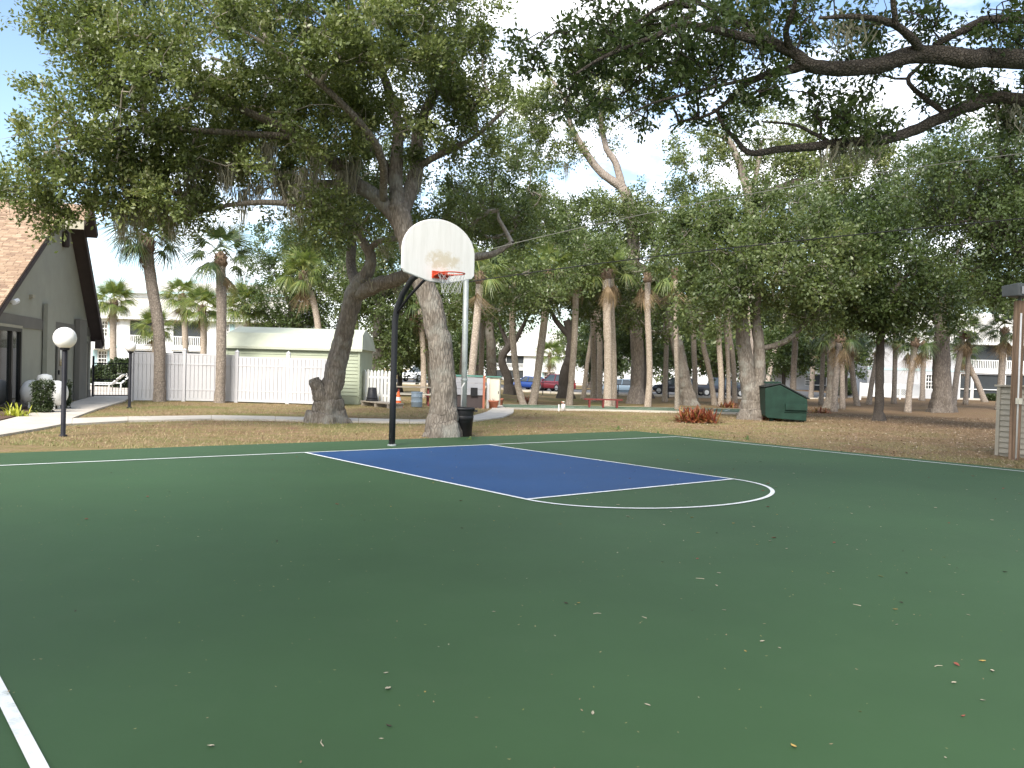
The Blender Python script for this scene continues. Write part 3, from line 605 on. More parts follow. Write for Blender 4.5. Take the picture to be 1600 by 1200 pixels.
# ---- the grove behind
def grove(label, px, py, d, r, lean, forks, blobs, seed, n=150, mleaf='oak_leaf_mid', mbark='bark', L=0.165, moss=None, group='oaks in the grove beyond the court', twigs=8, per=19, rad=0.85, name='oak_tree', moss_len=1.0):
    b = G(px, py) if d is None else at(px, d); d = b.y
    tr = [tuple(b) + (r,)] + [tuple(P(x, y, d + dd)) + (r * k,) for x, y, dd, k in lean]
    return tree(name, label, 'tree', [cat_rom(tr)] + [limb(*[(x, y, d + dd, rr) for x, y, dd, rr in f]) for f in forks], [blob(x, y, d + dd, a, c, e) for x, y, dd, a, c, e in blobs],
                n, twigs, per, L, L * 0.56, rad, M[mleaf], M[mbark], seed, None, [P(x, y, d + dd) for x, y, dd in moss] if moss else None, r0=0.009, nb=4, moss_len=moss_len)
grove('stout oak leaning towards the red bench behind the shuffleboard court', 1076, 633, None, 0.42, [(1070, 600, 0, 0.95), (1062, 560, 0, 0.9), (1048, 505, 0, 0.85), (1036, 470, 0, 0.78), (1018, 440, 0, 0.6)],
      [[(1040, 480, 0, 0.28), (1010, 425, 0, 0.24), (985, 400, 0.5, 0.18), (985, 330, 1, 0.12)], [(1048, 505, 0, 0.2), (1072, 470, 0.5, 0.16), (1090, 420, 1, 0.1)]],
      [(1000, 400, 0, 120, 80, 3.0), (1080, 420, 0, 95, 70, 3.0), (930, 440, -2, 85, 60, 2.2), (1010, 490, -2, 60, 35, 1.2), (945, 485, -4.0, 70, 34, 1.3), (965, 445, -4.0, 75, 36, 1.3), (890, 470, -2.5, 50, 26, 1.2), (1040, 340, 0, 110, 55, 2.6), (1120, 470, -3, 60, 45, 1.4)], 21, 330, moss=[(975, 430, -1), (985, 440, -1), (965, 450, -1), (1000, 455, -1)])
grove('oak with a forked double trunk right beside the green dumpster', 1180, 655, None, 0.42, [(1176, 625, 0, 0.9), (1168, 590, 0, 0.72), (1162, 540, 0, 0.66), (1156, 480, 0, 0.6), (1150, 420, 0, 0.4)],
      [[(1178, 628, -0.1, 0.26), (1186, 595, -0.1, 0.23), (1186, 540, 0, 0.21), (1180, 490, 0, 0.19), (1190, 420, 0, 0.12)], [(1186, 545, 0.1, 0.10), (1210, 540, 0.3, 0.11), (1235, 528, 0.4, 0.11), (1262, 500, 0.5, 0.09), (1290, 470, 0.6, 0.06)]],
      [(1160, 420, 0, 130, 70, 2.6), (1240, 440, 0, 95, 60, 2.2), (1110, 470, -1, 70, 45, 1.5), (1200, 350, 1, 120, 55, 2.2), (1100, 390, 1, 80, 50, 1.8), (1270, 400, 1, 80, 60, 2.0), (1285, 485, 0, 45, 26, 0.9)], 22, 230)
grove('slim dark oak standing alone on the bare brown lawn', 1373, 657, None, 0.19, [(1374, 620, 0, 0.92), (1375, 570, 0, 0.85), (1376, 530, 0, 0.8), (1378, 480, 0, 0.6)],
      [[(1376, 520, 0, 0.11), (1350, 480, 0.3, 0.08), (1320, 450, 0.4, 0.05)], [(1377, 500, 0, 0.11), (1400, 450, 0.3, 0.08), (1430, 420, 0.4, 0.05)]],
      [(1375, 430, 0, 100, 75, 2.4), (1320, 470, 0, 70, 45, 1.6), (1440, 460, 0, 75, 50, 1.8), (1360, 350, 1, 90, 60, 2.2), (1380, 500, 0, 45, 28, 0.9)], 23, 200, 'oak_leaf_dark', 'bark_dark')
grove('thick twin-stemmed oak in front of the grey two-storey house', 1472, 644, None, 0.5, [(1470, 610, 0, 0.9), (1470, 560, 0, 0.85), (1472, 510, 0, 0.8), (1475, 450, 0, 0.6)],
      [[(1481, 643, -0.4, 0.34), (1478, 600, -0.2, 0.30), (1477, 540, 0, 0.25)], [(1472, 510, 0, 0.25), (1430, 460, 0.3, 0.16), (1400, 420, 0.4, 0.1)], [(1474, 480, 0, 0.25), (1510, 440, 0.3, 0.18), (1550, 400, 0.4, 0.1)]],
      [(1470, 380, 0, 140, 90, 4.0), (1540, 440, 0, 100, 60, 3.0), (1420, 310, 0, 120, 70, 3.5), (1530, 280, 0, 120, 90, 3.5), (1470, 490, -1, 80, 30, 2)], 24, 270, 'oak_leaf_dark', 'bark_mid')
grove('dense oak filling the right side above the taupe shed', 1640, None, 27, 0.4, [(1640, 560, 0, 0.9), (1636, 480, 0, 0.8), (1620, 400, 0, 0.6)],
      [[(1630, 430, 0, 0.2), (1570, 360, 0, 0.12), (1510, 330, 0, 0.07)], [(1620, 400, 0, 0.2), (1600, 300, 0, 0.12), (1560, 230, 0, 0.07)]],
      [(1570, 390, 0, 95, 85, 2.2), (1560, 270, 0, 120, 80, 2.6), (1640, 330, 0, 100, 120, 2.5), (1480, 300, 0.5, 70, 60, 1.5), (1590, 460, 0, 60, 24, 1.0)], 25, 280, 'oak_leaf_dark', 'bark_dark', L=0.12)
grove('tall pale-barked oak with a leaning fork rising over the grove', 995, None, 50, 0.40, [(996, 560, 0, 0.95), (992, 450, 0, 0.9), (988, 360, 0, 0.85), (980, 310, 0, 0.8), (970, 290, 0, 0.7)],
      [[(970, 292, 0, 0.26), (935, 265, 0, 0.23), (905, 222, 0, 0.20), (892, 195, 0, 0.15), (880, 150, 0, 0.1), (850, 110, 0, 0.06)], [(972, 292, 0, 0.24), (962, 255, 0, 0.2), (945, 225, 0, 0.17), (940, 170, 0, 0.13), (960, 120, 0, 0.07)]],
      [(880, 150, 0, 75, 55, 2.0), (950, 170, 0, 45, 50, 1.5), (870, 225, 0, 40, 34, 1.2), (960, 100, 0, 60, 40, 1.5), (820, 200, 0, 40, 60, 1.6), (985, 330, 0, 60, 22, 1.2)], 26, 130, 'oak_leaf', 'bark_pale', L=0.17, per=22, moss=[(885, 255, 0), (830, 260, 0)])
grove('tall pale-barked oak with wide upper forks behind the double trunk', 1172, None, 46, 0.36, [(1172, 520, 0, 1), (1172, 420, 0, 0.95), (1172, 350, 0, 0.9), (1172, 310, 0, 0.85)],
      [[(1172, 315, 0, 0.26), (1160, 270, 0, 0.2), (1145, 230, 0, 0.17), (1132, 215, 0, 0.12), (1105, 208, 0, 0.07)], [(1174, 318, 0, 0.22), (1200, 300, 0, 0.18), (1240, 284, 0, 0.13), (1270, 270, 0, 0.08)], [(1172, 305, 0, 0.16), (1182, 270, 0, 0.13), (1190, 220, 0, 0.08)]],
      [(1100, 240, 0, 60, 50, 1.8), (1160, 200, 0, 80, 45, 2), (1260, 290, 0, 80, 45, 2.2), (1090, 310, 0, 50, 40, 1.4), (1210, 250, 0, 60, 35, 1.5), (1300, 240, 1, 90, 60, 2.4), (1220, 340, 0, 60, 24, 1.2)], 27, 150, 'oak_leaf', 'bark_pale', L=0.17, per=22)
grove('leafy oak crowding the grove behind the steel pole', 770, None, 47, 0.3, [(768, 560, 0, 0.9), (765, 500, 0, 0.8), (770, 430, 0, 0.6)], [[(768, 470, 0, 0.15), (730, 400, 0, 0.1), (710, 350, 0, 0.06)], [(770, 440, 0, 0.15), (810, 390, 0, 0.1), (850, 350, 0, 0.06)]],
      [(770, 390, 0, 105, 75, 3.2), (830, 430, 0, 85, 60, 2.6), (700, 420, 0.5, 70, 90, 2.4), (770, 470, -4, 90, 28, 2), (845, 450, -8, 75, 40, 1.8), (780, 455, -8, 75, 45, 2), (905, 400, -4, 60, 60, 2.0), (700, 470, -6, 40, 40, 1.5), (770, 330, 0, 90, 45, 3)], 28, 360, 'oak_leaf_mid', 'bark')
grove('leafy oak with a curving dark trunk before the maroon car', 884, None, 58, 0.42, [(882, 590, 0, 0.9), (890, 560, 0, 0.85), (893, 530, 0, 0.75), (885, 500, 0, 0.6)], [[(893, 530, 0, 0.2), (872, 505, 0, 0.18), (858, 480, 0, 0.12), (850, 440, 0, 0.06)], [(890, 520, 0, 0.2), (905, 480, 0, 0.15), (920, 430, 0, 0.08)]],
      [(880, 400, 0, 110, 75, 3.6), (930, 360, 0, 100, 55, 3.4), (850, 350, 0, 80, 50, 3), (900, 455, 0, 80, 38, 2.6), (840, 455, 0, 45, 30, 2)], 29, 230, 'oak_leaf', 'bark_dark', L=0.19, rad=1.1)
grove('dark oak with crooked bare stems behind the paired palms', 797, None, 60, 0.35, [(793, 590, 0, 0.9), (784, 560, 0, 0.8), (798, 535, 0, 0.75), (802, 505, 0, 0.6)], [[(800, 540, 0, 0.18), (812, 520, 0, 0.16), (826, 490, 0, 0.1)], [(794, 540, 0, 0.16), (784, 515, 0, 0.14), (775, 490, 0, 0.08)]],
      [(802, 470, 0, 60, 38, 2.6), (790, 430, 0, 70, 40, 3)], 30, 90, 'oak_leaf_dark', 'bark_dark', L=0.19, rad=1.1)
grove('heavy dark oak standing over the parked grey car', 1003, None, 66, 0.6, [(1000, 580, 0, 0.95), (996, 540, 0, 0.9), (990, 500, 0, 0.7)], [[(996, 540, 0, 0.3), (1020, 500, 0, 0.2), (1040, 470, 0, 0.1)], [(992, 520, 0, 0.3), (965, 490, 0, 0.2), (950, 460, 0, 0.1)]],
      [(1000, 480, 0, 75, 60, 4), (960, 500, 0, 45, 45, 3), (990, 540, 2, 40, 30, 2), (1040, 500, 0, 45, 40, 3)], 31, 170, 'oak_leaf_dark', 'bark_dark', L=0.2, rad=1.1)
grove('leafy oak behind the dumpster with its crown low over the lawn', 1300, None, 52, 0.32, [(1300, 570, 0, 0.9), (1296, 510, 0, 0.8), (1300, 450, 0, 0.6)], [[(1298, 480, 0, 0.15), (1260, 420, 0, 0.1)], [(1300, 470, 0, 0.15), (1340, 420, 0, 0.1)]],
      [(1300, 370, 0, 100, 80, 3.6), (1250, 350, 0, 90, 60, 3), (1370, 300, 0, 100, 80, 3.4), (1310, 470, 0, 80, 40, 2.4), (1240, 480, 0, 60, 34, 2.2)], 32, 230, 'oak_leaf_mid', 'bark', L=0.18, rad=1.0)
grove('loose pale-green oak behind the green shed roof', 590, None, 44, 0.34, [(590, 560, 0, 0.9), (592, 500, 0, 0.8), (600, 440, 0, 0.6)], [[(595, 480, 0, 0.14), (560, 430, 0, 0.1)], [(596, 470, 0, 0.14), (640, 420, 0, 0.1)]],
      [(610, 480, 0, 80, 75, 2.6), (640, 420, 0, 80, 60, 2.6), (560, 430, 0, 55, 60, 2), (600, 545, -1, 40, 28, 1.2), (660, 500, 0, 45, 60, 2)], 33, 190, 'oak_leaf_mid', 'bark')
grove('dark oak behind the palms and the shed', 455, None, 52, 0.34, [(455, 560, 0, 0.9), (456, 500, 0, 0.8), (460, 440, 0, 0.6)], [[(456, 480, 0, 0.15), (430, 430, 0, 0.1)], [(458, 470, 0, 0.15), (500, 420, 0, 0.1)]],
      [(450, 460, 0, 70, 70, 2.8), (510, 440, 0, 60, 75, 2.8), (440, 390, 0, 60, 34, 2.4), (500, 380, 0, 60, 40, 2.4), (470, 505, -0.5, 70, 24, 1.8)], 34, 210, 'oak_leaf_dark', 'bark_dark', L=0.17)
FAR_LABEL = ('distant oak beyond the white car and barrel', 'distant oak between the maroon car and red bench', 'distant oak hanging low over the steel blue sedan', 'distant oak above the black pickup truck', 'distant narrow oak seen past the forked double trunk', 'distant oak next to the house with the dark porch', 'distant oak left of the grey shuttered house', 'distant oak rising over the grey house roof', 'distant oak over the balcony end of the grey house', 'distant oak behind the clubhouse gable', 'distant oak behind the white apartments roof')
for i, (px, d, top, w) in enumerate(((690, 128, 440, 110), (925, 125, 480, 60), (1040, 118, 470, 80), (1120, 120, 450, 60), (1195, 112, 470, 45), (1300, 105, 470, 50), (1340, 135, 430, 90), (1450, 118, 400, 140), (1580, 120, 400, 140), (80, 110, 470, 70), (350, 105, 470, 90))):
    g_ = FAR_LABEL[i]
    grove(g_, px, None, d, 0.5, [(px, 560, 0, 0.9), (px + 4, 530, 0, 0.7)], [[(px, 540, 0, 0.25), (px - w * 0.4, top + 40, 0, 0.12)], [(px, 540, 0, 0.25), (px + w * 0.4, top + 30, 0, 0.12)]],
          [(px, (top + 572) / 2, 0, w, (590 - top) / 2, 5), (px + w * 0.5, (top + 585) / 2, 0, w * 0.6, (580 - top) / 2.4, 4)], 60 + i, 90, 'oak_leaf_mid', 'bark_dark', L=0.42, twigs=7, per=24, rad=2.0)['group'] = 'far oaks behind the houses'

# ---- palms
def frond_mesh(name, m, seed, droop=0.55, nleaf=38, blade=0.85, pet=0.75, spread=120):
    g = np.random.default_rng(seed); V = []; Fq = []; at_ = []
    def quad(a, b, c, d, r_): n = len(V); V.extend([a, b, c, d]); Fq.append((n, n + 1, n + 2, n + 3)); at_.append(r_)
    X = lambda t: np.array([t, 0, -droop * 0.35 * t * t])           # petiole arcs outward along +x
    for i in range(4):
        a, b = X(pet * i / 4), X(pet * (i + 1) / 4); w = np.array([0, 0.016, 0]); quad(a - w, b - w, b + w, a + w, 0.9)
    h = X(pet)
    for i in range(nleaf):
        t = -1 + 2 * i / (nleaf - 1); ang = R(spread) * t; ln = blade * (1.0 - 0.28 * abs(t) ** 2) * g.uniform(0.86, 1.06)
        st = h + np.array([0.16 * (1 - abs(t)) , 0, -0.03 * (1 - abs(t))]); dr = np.array([math.cos(ang), math.sin(ang), 0.12 * math.cos(3 * ang)])
        side = np.array([-math.sin(ang), math.cos(ang), 0]); r_ = float(g.random()); prev = None; dd = g.uniform(0.6, 1.25) * droop
        for k in range(4):
            u = k / 3; p = st + dr * ln * u + np.array([0, 0, -dd * ln * (u ** 2.1) - droop * 0.12 * u]); w = side * 0.024 * (1 - 0.86 * u ** 1.5) * (0.6 if k == 0 else 1)
            up_ = np.array([0, 0, 0.012])
            if prev is not None: quad(prev[0], prev[1], p + w, p - w, r_)
            prev = (p - w, p + w)
    return np_mesh(name, np.array(V), np.array(Fq), m, np.array(at_))
FM = {k: [frond_mesh('frond', M[k], 40 + i, (0.35, 0.6, 0.85)[i]) for i in range(3)] for k in ('frond', 'frond_dark')}
FM['frond_dead'] = [frond_mesh('dead_frond', M['frond_dead'], 50 + i, 1.5, 26, 0.75, 0.7, 70) for i in range(2)]
def boots_mesh(r, h, seed):
    g = np.random.default_rng(seed); mb = MB()
    for i in range(int(34 * h / 0.6)):
        a = i * 2.399 + g.uniform(-.2, .2); z = h * (i / (34 * h / 0.6)); q = Vector((math.cos(a), math.sin(a), 0)); s_ = Vector((-math.sin(a), math.cos(a), 0))
        p = q * r * 0.85 + Vector((0, 0, z)); t = p + q * (0.07 + 0.06 * g.random()) + Vector((0, 0, 0.16)); w = s_ * 0.05; n = q * 0.03
        mb.add([p - w, p + w, p + w * .6 + n, p - w * .6 + n, t - w * .5, t + w * .5, t + w * .4 + n * .6, t - w * .4 + n * .6], [(0, 1, 5, 4), (1, 2, 6, 5), (2, 3, 7, 6), (3, 0, 4, 7), (4, 5, 6, 7)])
    return mb.mesh('boots', M['boot'])
pcount = 0
def palm(label, base, pts, r, nf, fm='frond', mb_='palm_bark', boots=0.5, dead=3, scale=1.0, group=None, name='cabbage_palm'):
    """pts: world points of the trunk above the base"""
    global pcount; pcount += 1; g = np.random.default_rng(100 + pcount); random.seed(pcount)
    base = Vector(base); root = empty(name, base, 0, label, 'palm', group)
    pp = [(0, 0, -0.15)] + [tuple(Vector(p) - base) for p in pts]; c = [Vector(q) for q in cat_rom(pp, 7)]; n = len(c)
    rs = [r * (1.22 - 0.22 * min(1, i / (n * 0.18))) * (1 + 0.03 * math.sin(i * 1.9)) for i in range(n)]
    MB().tube(c, rs, 12, True, 0.03).build('trunk', M[mb_], root, True)
    top = c[-1]
    tag(link('boots', boots_mesh(r * 1.15, boots, pcount), root, top - Vector((0, 0, boots * 0.85))), kind='stuff')
    MB().lathe([(r * 0.9, -boots), (r * 1.35, -boots * 0.5), (r * 1.2, 0), (r * 0.4, 0.18)], top, 10).build('crownshaft', M['boot'], root, True)
    for i in range(nf):
        a = i * 2.3999 + g.uniform(-.25, .25); e = R(78) - R(100) * ((i + 0.5) / nf) ** 0.9 + g.uniform(-.12, .12)
        k = 0 if e > 0.7 else (1 if e > 0.1 else 2)
        o = link('frond', FM[fm][k], root, top + Vector((0, 0, 0.02 + 0.1 * (1 - i / nf))), (g.uniform(-.35, .35), -e, a)); s_ = scale * g.uniform(0.88, 1.1); o.scale = (s_, s_, s_)
    for i in range(dead):
        a = g.uniform(0, 6.28); o = link('dead_frond', FM['frond_dead'][i % 2], root, top + Vector((0, 0, -0.08)), (g.uniform(-.4, .4), R(52) + g.uniform(-.2, .3), a)); s_ = scale * g.uniform(0.8, 1.0); o.scale = (s_, s_, s_)
    return root
def palm_px(label, px, py, pts, rpx, nf, d=None, **kw):
    b = G(px, py) if d is None else at(px, d); d = b.y
    return palm(label, b, [P(x, y, d) for x, y in pts], rpx / F * d, nf, **kw)
palm_px('cabbage palm with a swollen orange collar rising before the white fence', 249, 627, [(249, 600), (250, 550), (246, 500), (238, 450), (231, 400), (230, 372)], 8.6, 26, fm='frond_dark', mb_='palm_bark_grey', boots=0.75, dead=1, scale=0.95)
palm_px('straight cabbage palm with dark fronds before the white fence', 343, 629, [(344, 600), (346, 540), (346, 480), (345, 430), (345, 400)], 7.6, 18, fm='frond_dark', mb_='palm_bark_grey', boots=0.5, dead=1, scale=0.95)
for lab, px, d, pts, rp, nf, sc in (('bright palm in front of the window of the white apartments', 177, 60, [(177, 560), (177, 500), (178, 470)], 5, 30, 1.05), ('low palm screening the first balcony of the white apartments', 243, 58, [(242, 560), (243, 535), (243, 512)], 4.5, 26, 1.0),
        ('bright palm before the second balcony of the white apartments', 318, 54, [(318, 560), (318, 510), (316, 480)], 5, 28, 1.0), ('palm with a leaning crown behind the white fence', 290, 57, [(290, 560), (288, 500), (285, 462)], 4.5, 24, 1.0), ('bushy palm rising over the pale shed roof', 385, 52, [(388, 560), (386, 510), (384, 478)], 5.5, 32, 1.1)):
    palm_px(lab, px, 0, pts, rp, nf, d=d, scale=sc, dead=2, boots=0.6)
palm_px('palm with a curved trunk leaning behind the shed', 497, 0, [(500, 560), (497, 510), (488, 465), (474, 428)], 5.0, 24, d=44, boots=0.5, dead=3)
palm_px('slim palm behind the leaning oak', 556, 0, [(557, 560), (556, 510), (552, 470)], 4.4, 14, d=46, dead=3)
GP = 'palm trunks in the grove beyond the court'
for lab, px, py, pts, rp, nf in (
    ('right-leaning palm beside the steel pole', 735, 634, [(737, 590), (742, 530), (748, 470), (750, 430)], 6.0, 12),
    ('left-curving palm of the pair growing in a V', 819, 632, [(810, 605), (804, 560), (801, 520), (801, 472)], 5.0, 12),
    ('straight right-leaning palm of the pair growing in a V', 831, 632, [(838, 600), (845, 545), (852, 490), (856, 455)], 6.0, 16),
    ('thin straight palm just past the V-shaped pair', 889, 633, [(893, 590), (897, 540), (899, 488)], 5.0, 10),
    ('whitish palm behind the end of the red bench', 927, 627, [(928, 590), (927, 540), (927, 500)], 4.6, 10),
    ('grey palm behind the middle of the red bench', 936, 625, [(937, 590), (937, 540), (936, 500)], 4.6, 10),
    ('stout double-width palm behind the red bench', 949, 636, [(950, 590), (950, 540), (949, 518)], 6.4, 5),
    ('stout palm touching its twin behind the red bench', 958, 634, [(959, 590), (958, 540), (956, 500)], 5.0, 8),
    ('slim palm against the stout leaning oak', 1058, 641, [(1058, 600), (1057, 550), (1056, 505)], 3.6, 8),
    ('slim upright palm right of the stout leaning oak', 1086, 628, [(1086, 590), (1084, 540), (1083, 500)], 4.0, 10),
    ('left-leaning palm of the crossing pair behind the black truck', 1117, 633, [(1112, 600), (1105, 565), (1098, 530)], 4.0, 10),
    ('upright palm of the crossing pair behind the black truck', 1126, 636, [(1127, 600), (1125, 560), (1123, 525)], 4.2, 14),
    ('slim palm left of the forked double trunk', 1148, 630, [(1147, 590), (1144, 550), (1140, 520)], 3.8, 10),
    ('palm leaning to the right behind the dumpster', 1196, 610, [(1204, 575), (1212, 540), (1222, 515)], 3.6, 8),
    ('grey leaning palm just past the dumpster', 1303, 643, [(1306, 600), (1310, 555), (1312, 525)], 4.6, 12),
    ('pale palm with a brown skirt of dead fronds past the dumpster', 1267, 622, [(1269, 590), (1271, 550), (1272, 530)], 3.8, 16),
    ('palm tilting left before the white lattice rail', 1340, 634, [(1334, 600), (1330, 560), (1329, 525)], 4.2, 14),
    ('palm tilting right before the white lattice rail', 1357, 632, [(1362, 600), (1370, 560), (1374, 530)], 3.8, 8),
    ('palm standing in front of the shuttered window', 1418, 644, [(1422, 600), (1427, 560), (1430, 532)], 4.8, 14),
    ('dark palm right beside the shuttered window', 1441, 626, [(1442, 590), (1443, 560), (1444, 535)], 3.8, 14),
    ('palm leaning away from the thick twin-stemmed oak', 1489, 632, [(1493, 600), (1499, 560), (1505, 520)], 4.4, 14),
    ('palm slanting down before the screened porch', 1540, 628, [(1528, 600), (1516, 575), (1506, 550)], 4.2, 16),
    ('palm behind the taupe shed and its wooden post', 1561, 640, [(1564, 600), (1567, 550), (1570, 515)], 5.2, 18)):
    if px < 1260:
        (xa, ya), (xb, yb) = pts[-2:]; k_ = (yb - 425) / (ya - yb) if yb > 445 else 0; pts = pts + ([(xb + (xb - xa) * k_ * .4, 425)] if k_ > 0 else [])
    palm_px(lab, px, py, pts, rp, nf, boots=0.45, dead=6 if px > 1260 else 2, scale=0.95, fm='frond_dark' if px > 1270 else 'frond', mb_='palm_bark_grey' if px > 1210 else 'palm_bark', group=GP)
for lab, px, d, pts, rp, nf in (
    ('thin palm behind the great oak and the barrel', 662, 43, [(662, 580), (660, 530), (656, 470)], 4.4, 10), ('thin leaning palm next to the great oak trunk', 674, 47, [(672, 580), (668, 530), (664, 480)], 3.8, 8),
    ('brown palm behind the cream cabinet', 752, 52, [(752, 570), (753, 530), (754, 480)], 4.2, 8), ('dark thin palm leaning by the grey panel screen', 720, 50, [(722, 570), (726, 520), (730, 480)], 3.8, 8), ('crooked thin palm left of the bench palms', 912, 58, [(916, 580), (922, 540), (928, 500)], 3.4, 8),
    ('pale palm with a swollen foot before the steel blue sedan', 1013, 44, [(1015, 590), (1014, 540), (1012, 490)], 4.8, 4), ('dark palm behind the grey-trunked oak', 1040, 56, [(1040, 580), (1041, 540), (1040, 500)], 3.8, 8), ('thin palm hard against the forked oak', 1140, 50, [(1138, 580), (1136, 540), (1134, 505)], 3.2, 8),
    ('grey palm standing over the dumpster lid', 1240, 55, [(1240, 580), (1242, 545), (1243, 505)], 4.6, 10), ('thin palm past the dumpster house porch', 1284, 60, [(1285, 580), (1286, 550), (1287, 520)], 3.4, 10), ('thin palm leaning left before the deck rail', 1318, 50, [(1316, 580), (1314, 545), (1316, 510)], 4.0, 10),
    ('thin dark palm before the grey house wall', 1398, 62, [(1398, 580), (1399, 550), (1400, 520)], 3.6, 10), ('thin palm in front of the screened door', 1510, 60, [(1512, 580), (1513, 550), (1513, 520)], 3.4, 10)):
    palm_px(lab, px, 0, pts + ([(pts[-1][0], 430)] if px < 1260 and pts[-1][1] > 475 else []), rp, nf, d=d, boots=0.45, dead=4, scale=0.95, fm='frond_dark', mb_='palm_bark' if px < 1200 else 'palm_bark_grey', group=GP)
for lab, px, d, by, w, h, sd in (('small bushy oak behind the cream cabinet', 700, 66, 560, 42, 34, 71), ('small bushy oak behind the bench palms', 928, 70, 555, 34, 36, 72), ('small bushy oak behind the leaning stout oak', 1060, 72, 550, 60, 34, 73),
    ('small bushy oak behind the forked double trunk', 1130, 70, 560, 50, 30, 74), ('small bushy oak behind the dumpster', 1225, 66, 555, 44, 36, 75), ('small bushy oak left of the deck rail', 1322, 74, 555, 40, 40, 76), ('small bushy oak between shed and great oak', 625, 50, 545, 38, 40, 77), ('small bushy oak behind the steel pole', 745, 75, 540, 36, 34, 78), ('small bushy oak before the long white house', 1000, 84, 560, 44, 26, 79)):
    grove(lab, px, None, d, 0.16, [(px, 585, 0, 0.9), (px + 3, 565, 0, 0.7)], [[(px, 575, 0, 0.1), (px - w * .5, by, 0, 0.05)], [(px, 575, 0, 0.1), (px + w * .5, by - 5, 0, 0.05)]], [(px, by, 0, w, h, 2.5), (px + w * .4, by - h * .5, 0, w * .6, h * .7, 2)], sd, 48, 'oak_leaf_dark', 'bark_dark', L=0.24, rad=1.0)
palm_px('short bushy palm before the far white house', 858, 0, [(858, 570), (859, 553)], 2.2, 26, d=105, scale=1.35, dead=4)

# ================================================================== BUILDINGS
def siding(mb, x0, x1, z0, z1, y, exp=0.14, lip=0.014):
    """lapped boards on the plane y (facing -y)"""
    n = int(math.ceil((z1 - z0) / exp))
    for i in range(n):
        a = z0 + i * exp; b = min(z1, a + exp + 0.01)
        mb.add([(x0, y - lip, a), (x1, y - lip, a), (x1, y - 0.002, b), (x0, y - 0.002, b), (x0, y, a), (x1, y, a)], [(0, 1, 2, 3), (4, 5, 1, 0)])
# ---- clubhouse with the steep shingled roof
YW = R(14)
club = empty('clubhouse', (-15.4, 29.0, 0), YW, 'stucco clubhouse with steep tan shingle roof and pointed gable', 'building')
def ly(px):
    d = (-15.4 + 7.25) / ((px - 800) / F + 0.25); return (d - 29.0) / math.cos(YW)
RN, RR, RF = (-7.4, 2.38), (0.0, 6.8), (3.95, 2.3)           # near eave, ridge, far eave (y, z)
mb = MB()
mb.prism([(-6.9, 0), (3.8, 0), (3.8, 2.3), (0.0, 6.6), (-6.9, 2.6)], -0.22, 0.0, 'x'); mb.build('wall', M['stucco'], club)
MB().box((-11, -6.9, 0), (-0.25, -6.68, 2.6)).build('wall', M['stucco'], club)
MB().box((0.002, -6.9, 2.36), (0.03, 3.78, 2.70)).build('trim_band', M['stucco_band'], club)
MB().box((0.032, ly(64), 0), (0.16, ly(77), 3.2)).build('pilaster', M['stucco'], club)
MB().box((0.032, ly(114), 0), (0.20, ly(125), 2.92)).build('pilaster', M['stucco_band'], club)
MB().box((0.002, -6.9, 0), (0.028, 3.78, 0.32)).build('plinth', M['stucco_band'], club)
dr_ = MB()
y0, y1 = -7.0, ly(27)
dr_.box((0.03, y1 - 0.10, 0.05), (0.11, y1, 2.32)); dr_.box((0.03, y0, 2.22), (0.11, y1 - 0.1, 2.32)); dr_.box((0.03, y1 - 0.9, 0.05), (0.11, y1 - 0.78, 2.22)); dr_.box((0.03, y0, 0.05), (0.11, y1 - 0.9, 0.2)); dr_.box((0.03, y1 - 0.78, 0.05), (0.11, y1 - 0.1, 0.2))
gd = dr_.build('glass_door', M['door_frame'], club)
MB().box((0.031, y0, 0.2), (0.05, y1 - 0.9, 2.22)).build('pane', M['glass'], gd); MB().box((0.031, y1 - 0.78, 0.2), (0.05, y1 - 0.1, 2.22)).build('pane', M['glass'], gd)
MB().box((0.03, y0, 2.32), (0.10, y1 + 0.06, 2.40)).build('door_trim', M['fascia_pale'], club)
for a_, b_ in ((ly(86), ly(101)), (ly(128), ly(134))):
    d1 = MB().box((0.03, a_, 0.05), (0.05, b_, 2.08)).build('door', M['door_grey'], club)
    f_ = MB(); f_.box((0.03, a_ - 0.07, 0.05), (0.075, a_ - 0.002, 2.16)); f_.box((0.03, b_ + 0.002, 0.05), (0.075, b_ + 0.07, 2.16)); f_.box((0.03, a_ - 0.002, 2.085), (0.075, b_ + 0.002, 2.16)); f_.build('frame', M['stucco_band'], d1)
    MB().box((0.055, a_ + 0.12, 0.95), (0.09, a_ + 0.2, 1.1)).build('handle', M['black_metal'], d1)
    if b_ - a_ > 0.6: MB().box((0.051, a_ + 0.28, 1.25), (0.06, b_ - 0.12, 1.9)).build('pane', M['glass'], d1)
mb = MB(); mb.lathe([(0.09, 0), (0.12, 0.05), (0.1, 0.5), (0.02, 0.58)], (0.10, -0.42, 5.25), 10); mb.build('gable_vent', M['fascia'], club, True)
mb = MB(); mb.tube([(0.0, ly(14), 3.05), (0.16, ly(14), 3.05)], 0.03, 8); mb.tube([(0.12, ly(14) - 0.12, 3.02), (0.14, ly(14) + 0.12, 3.08)], 0.075, 10); mb.build('security_camera', M['white_paint'], club)
MB().box((0.0, ly(45) - 0.12, 3.28), (0.1, ly(45) + 0.12, 3.38)).build('wall_light', M['fascia_pale'], club)
mb = MB(); mb.tube([(0.03, ly(66), 2.1), (0.16, ly(66), 2.06)], 0.08, 10); mb.tube([(0.1, ly(64.5), 0.3), (0.1, ly(64.5), 2.0)], 0.015, 6); mb.build('flood_lamp', M['stucco'], club)
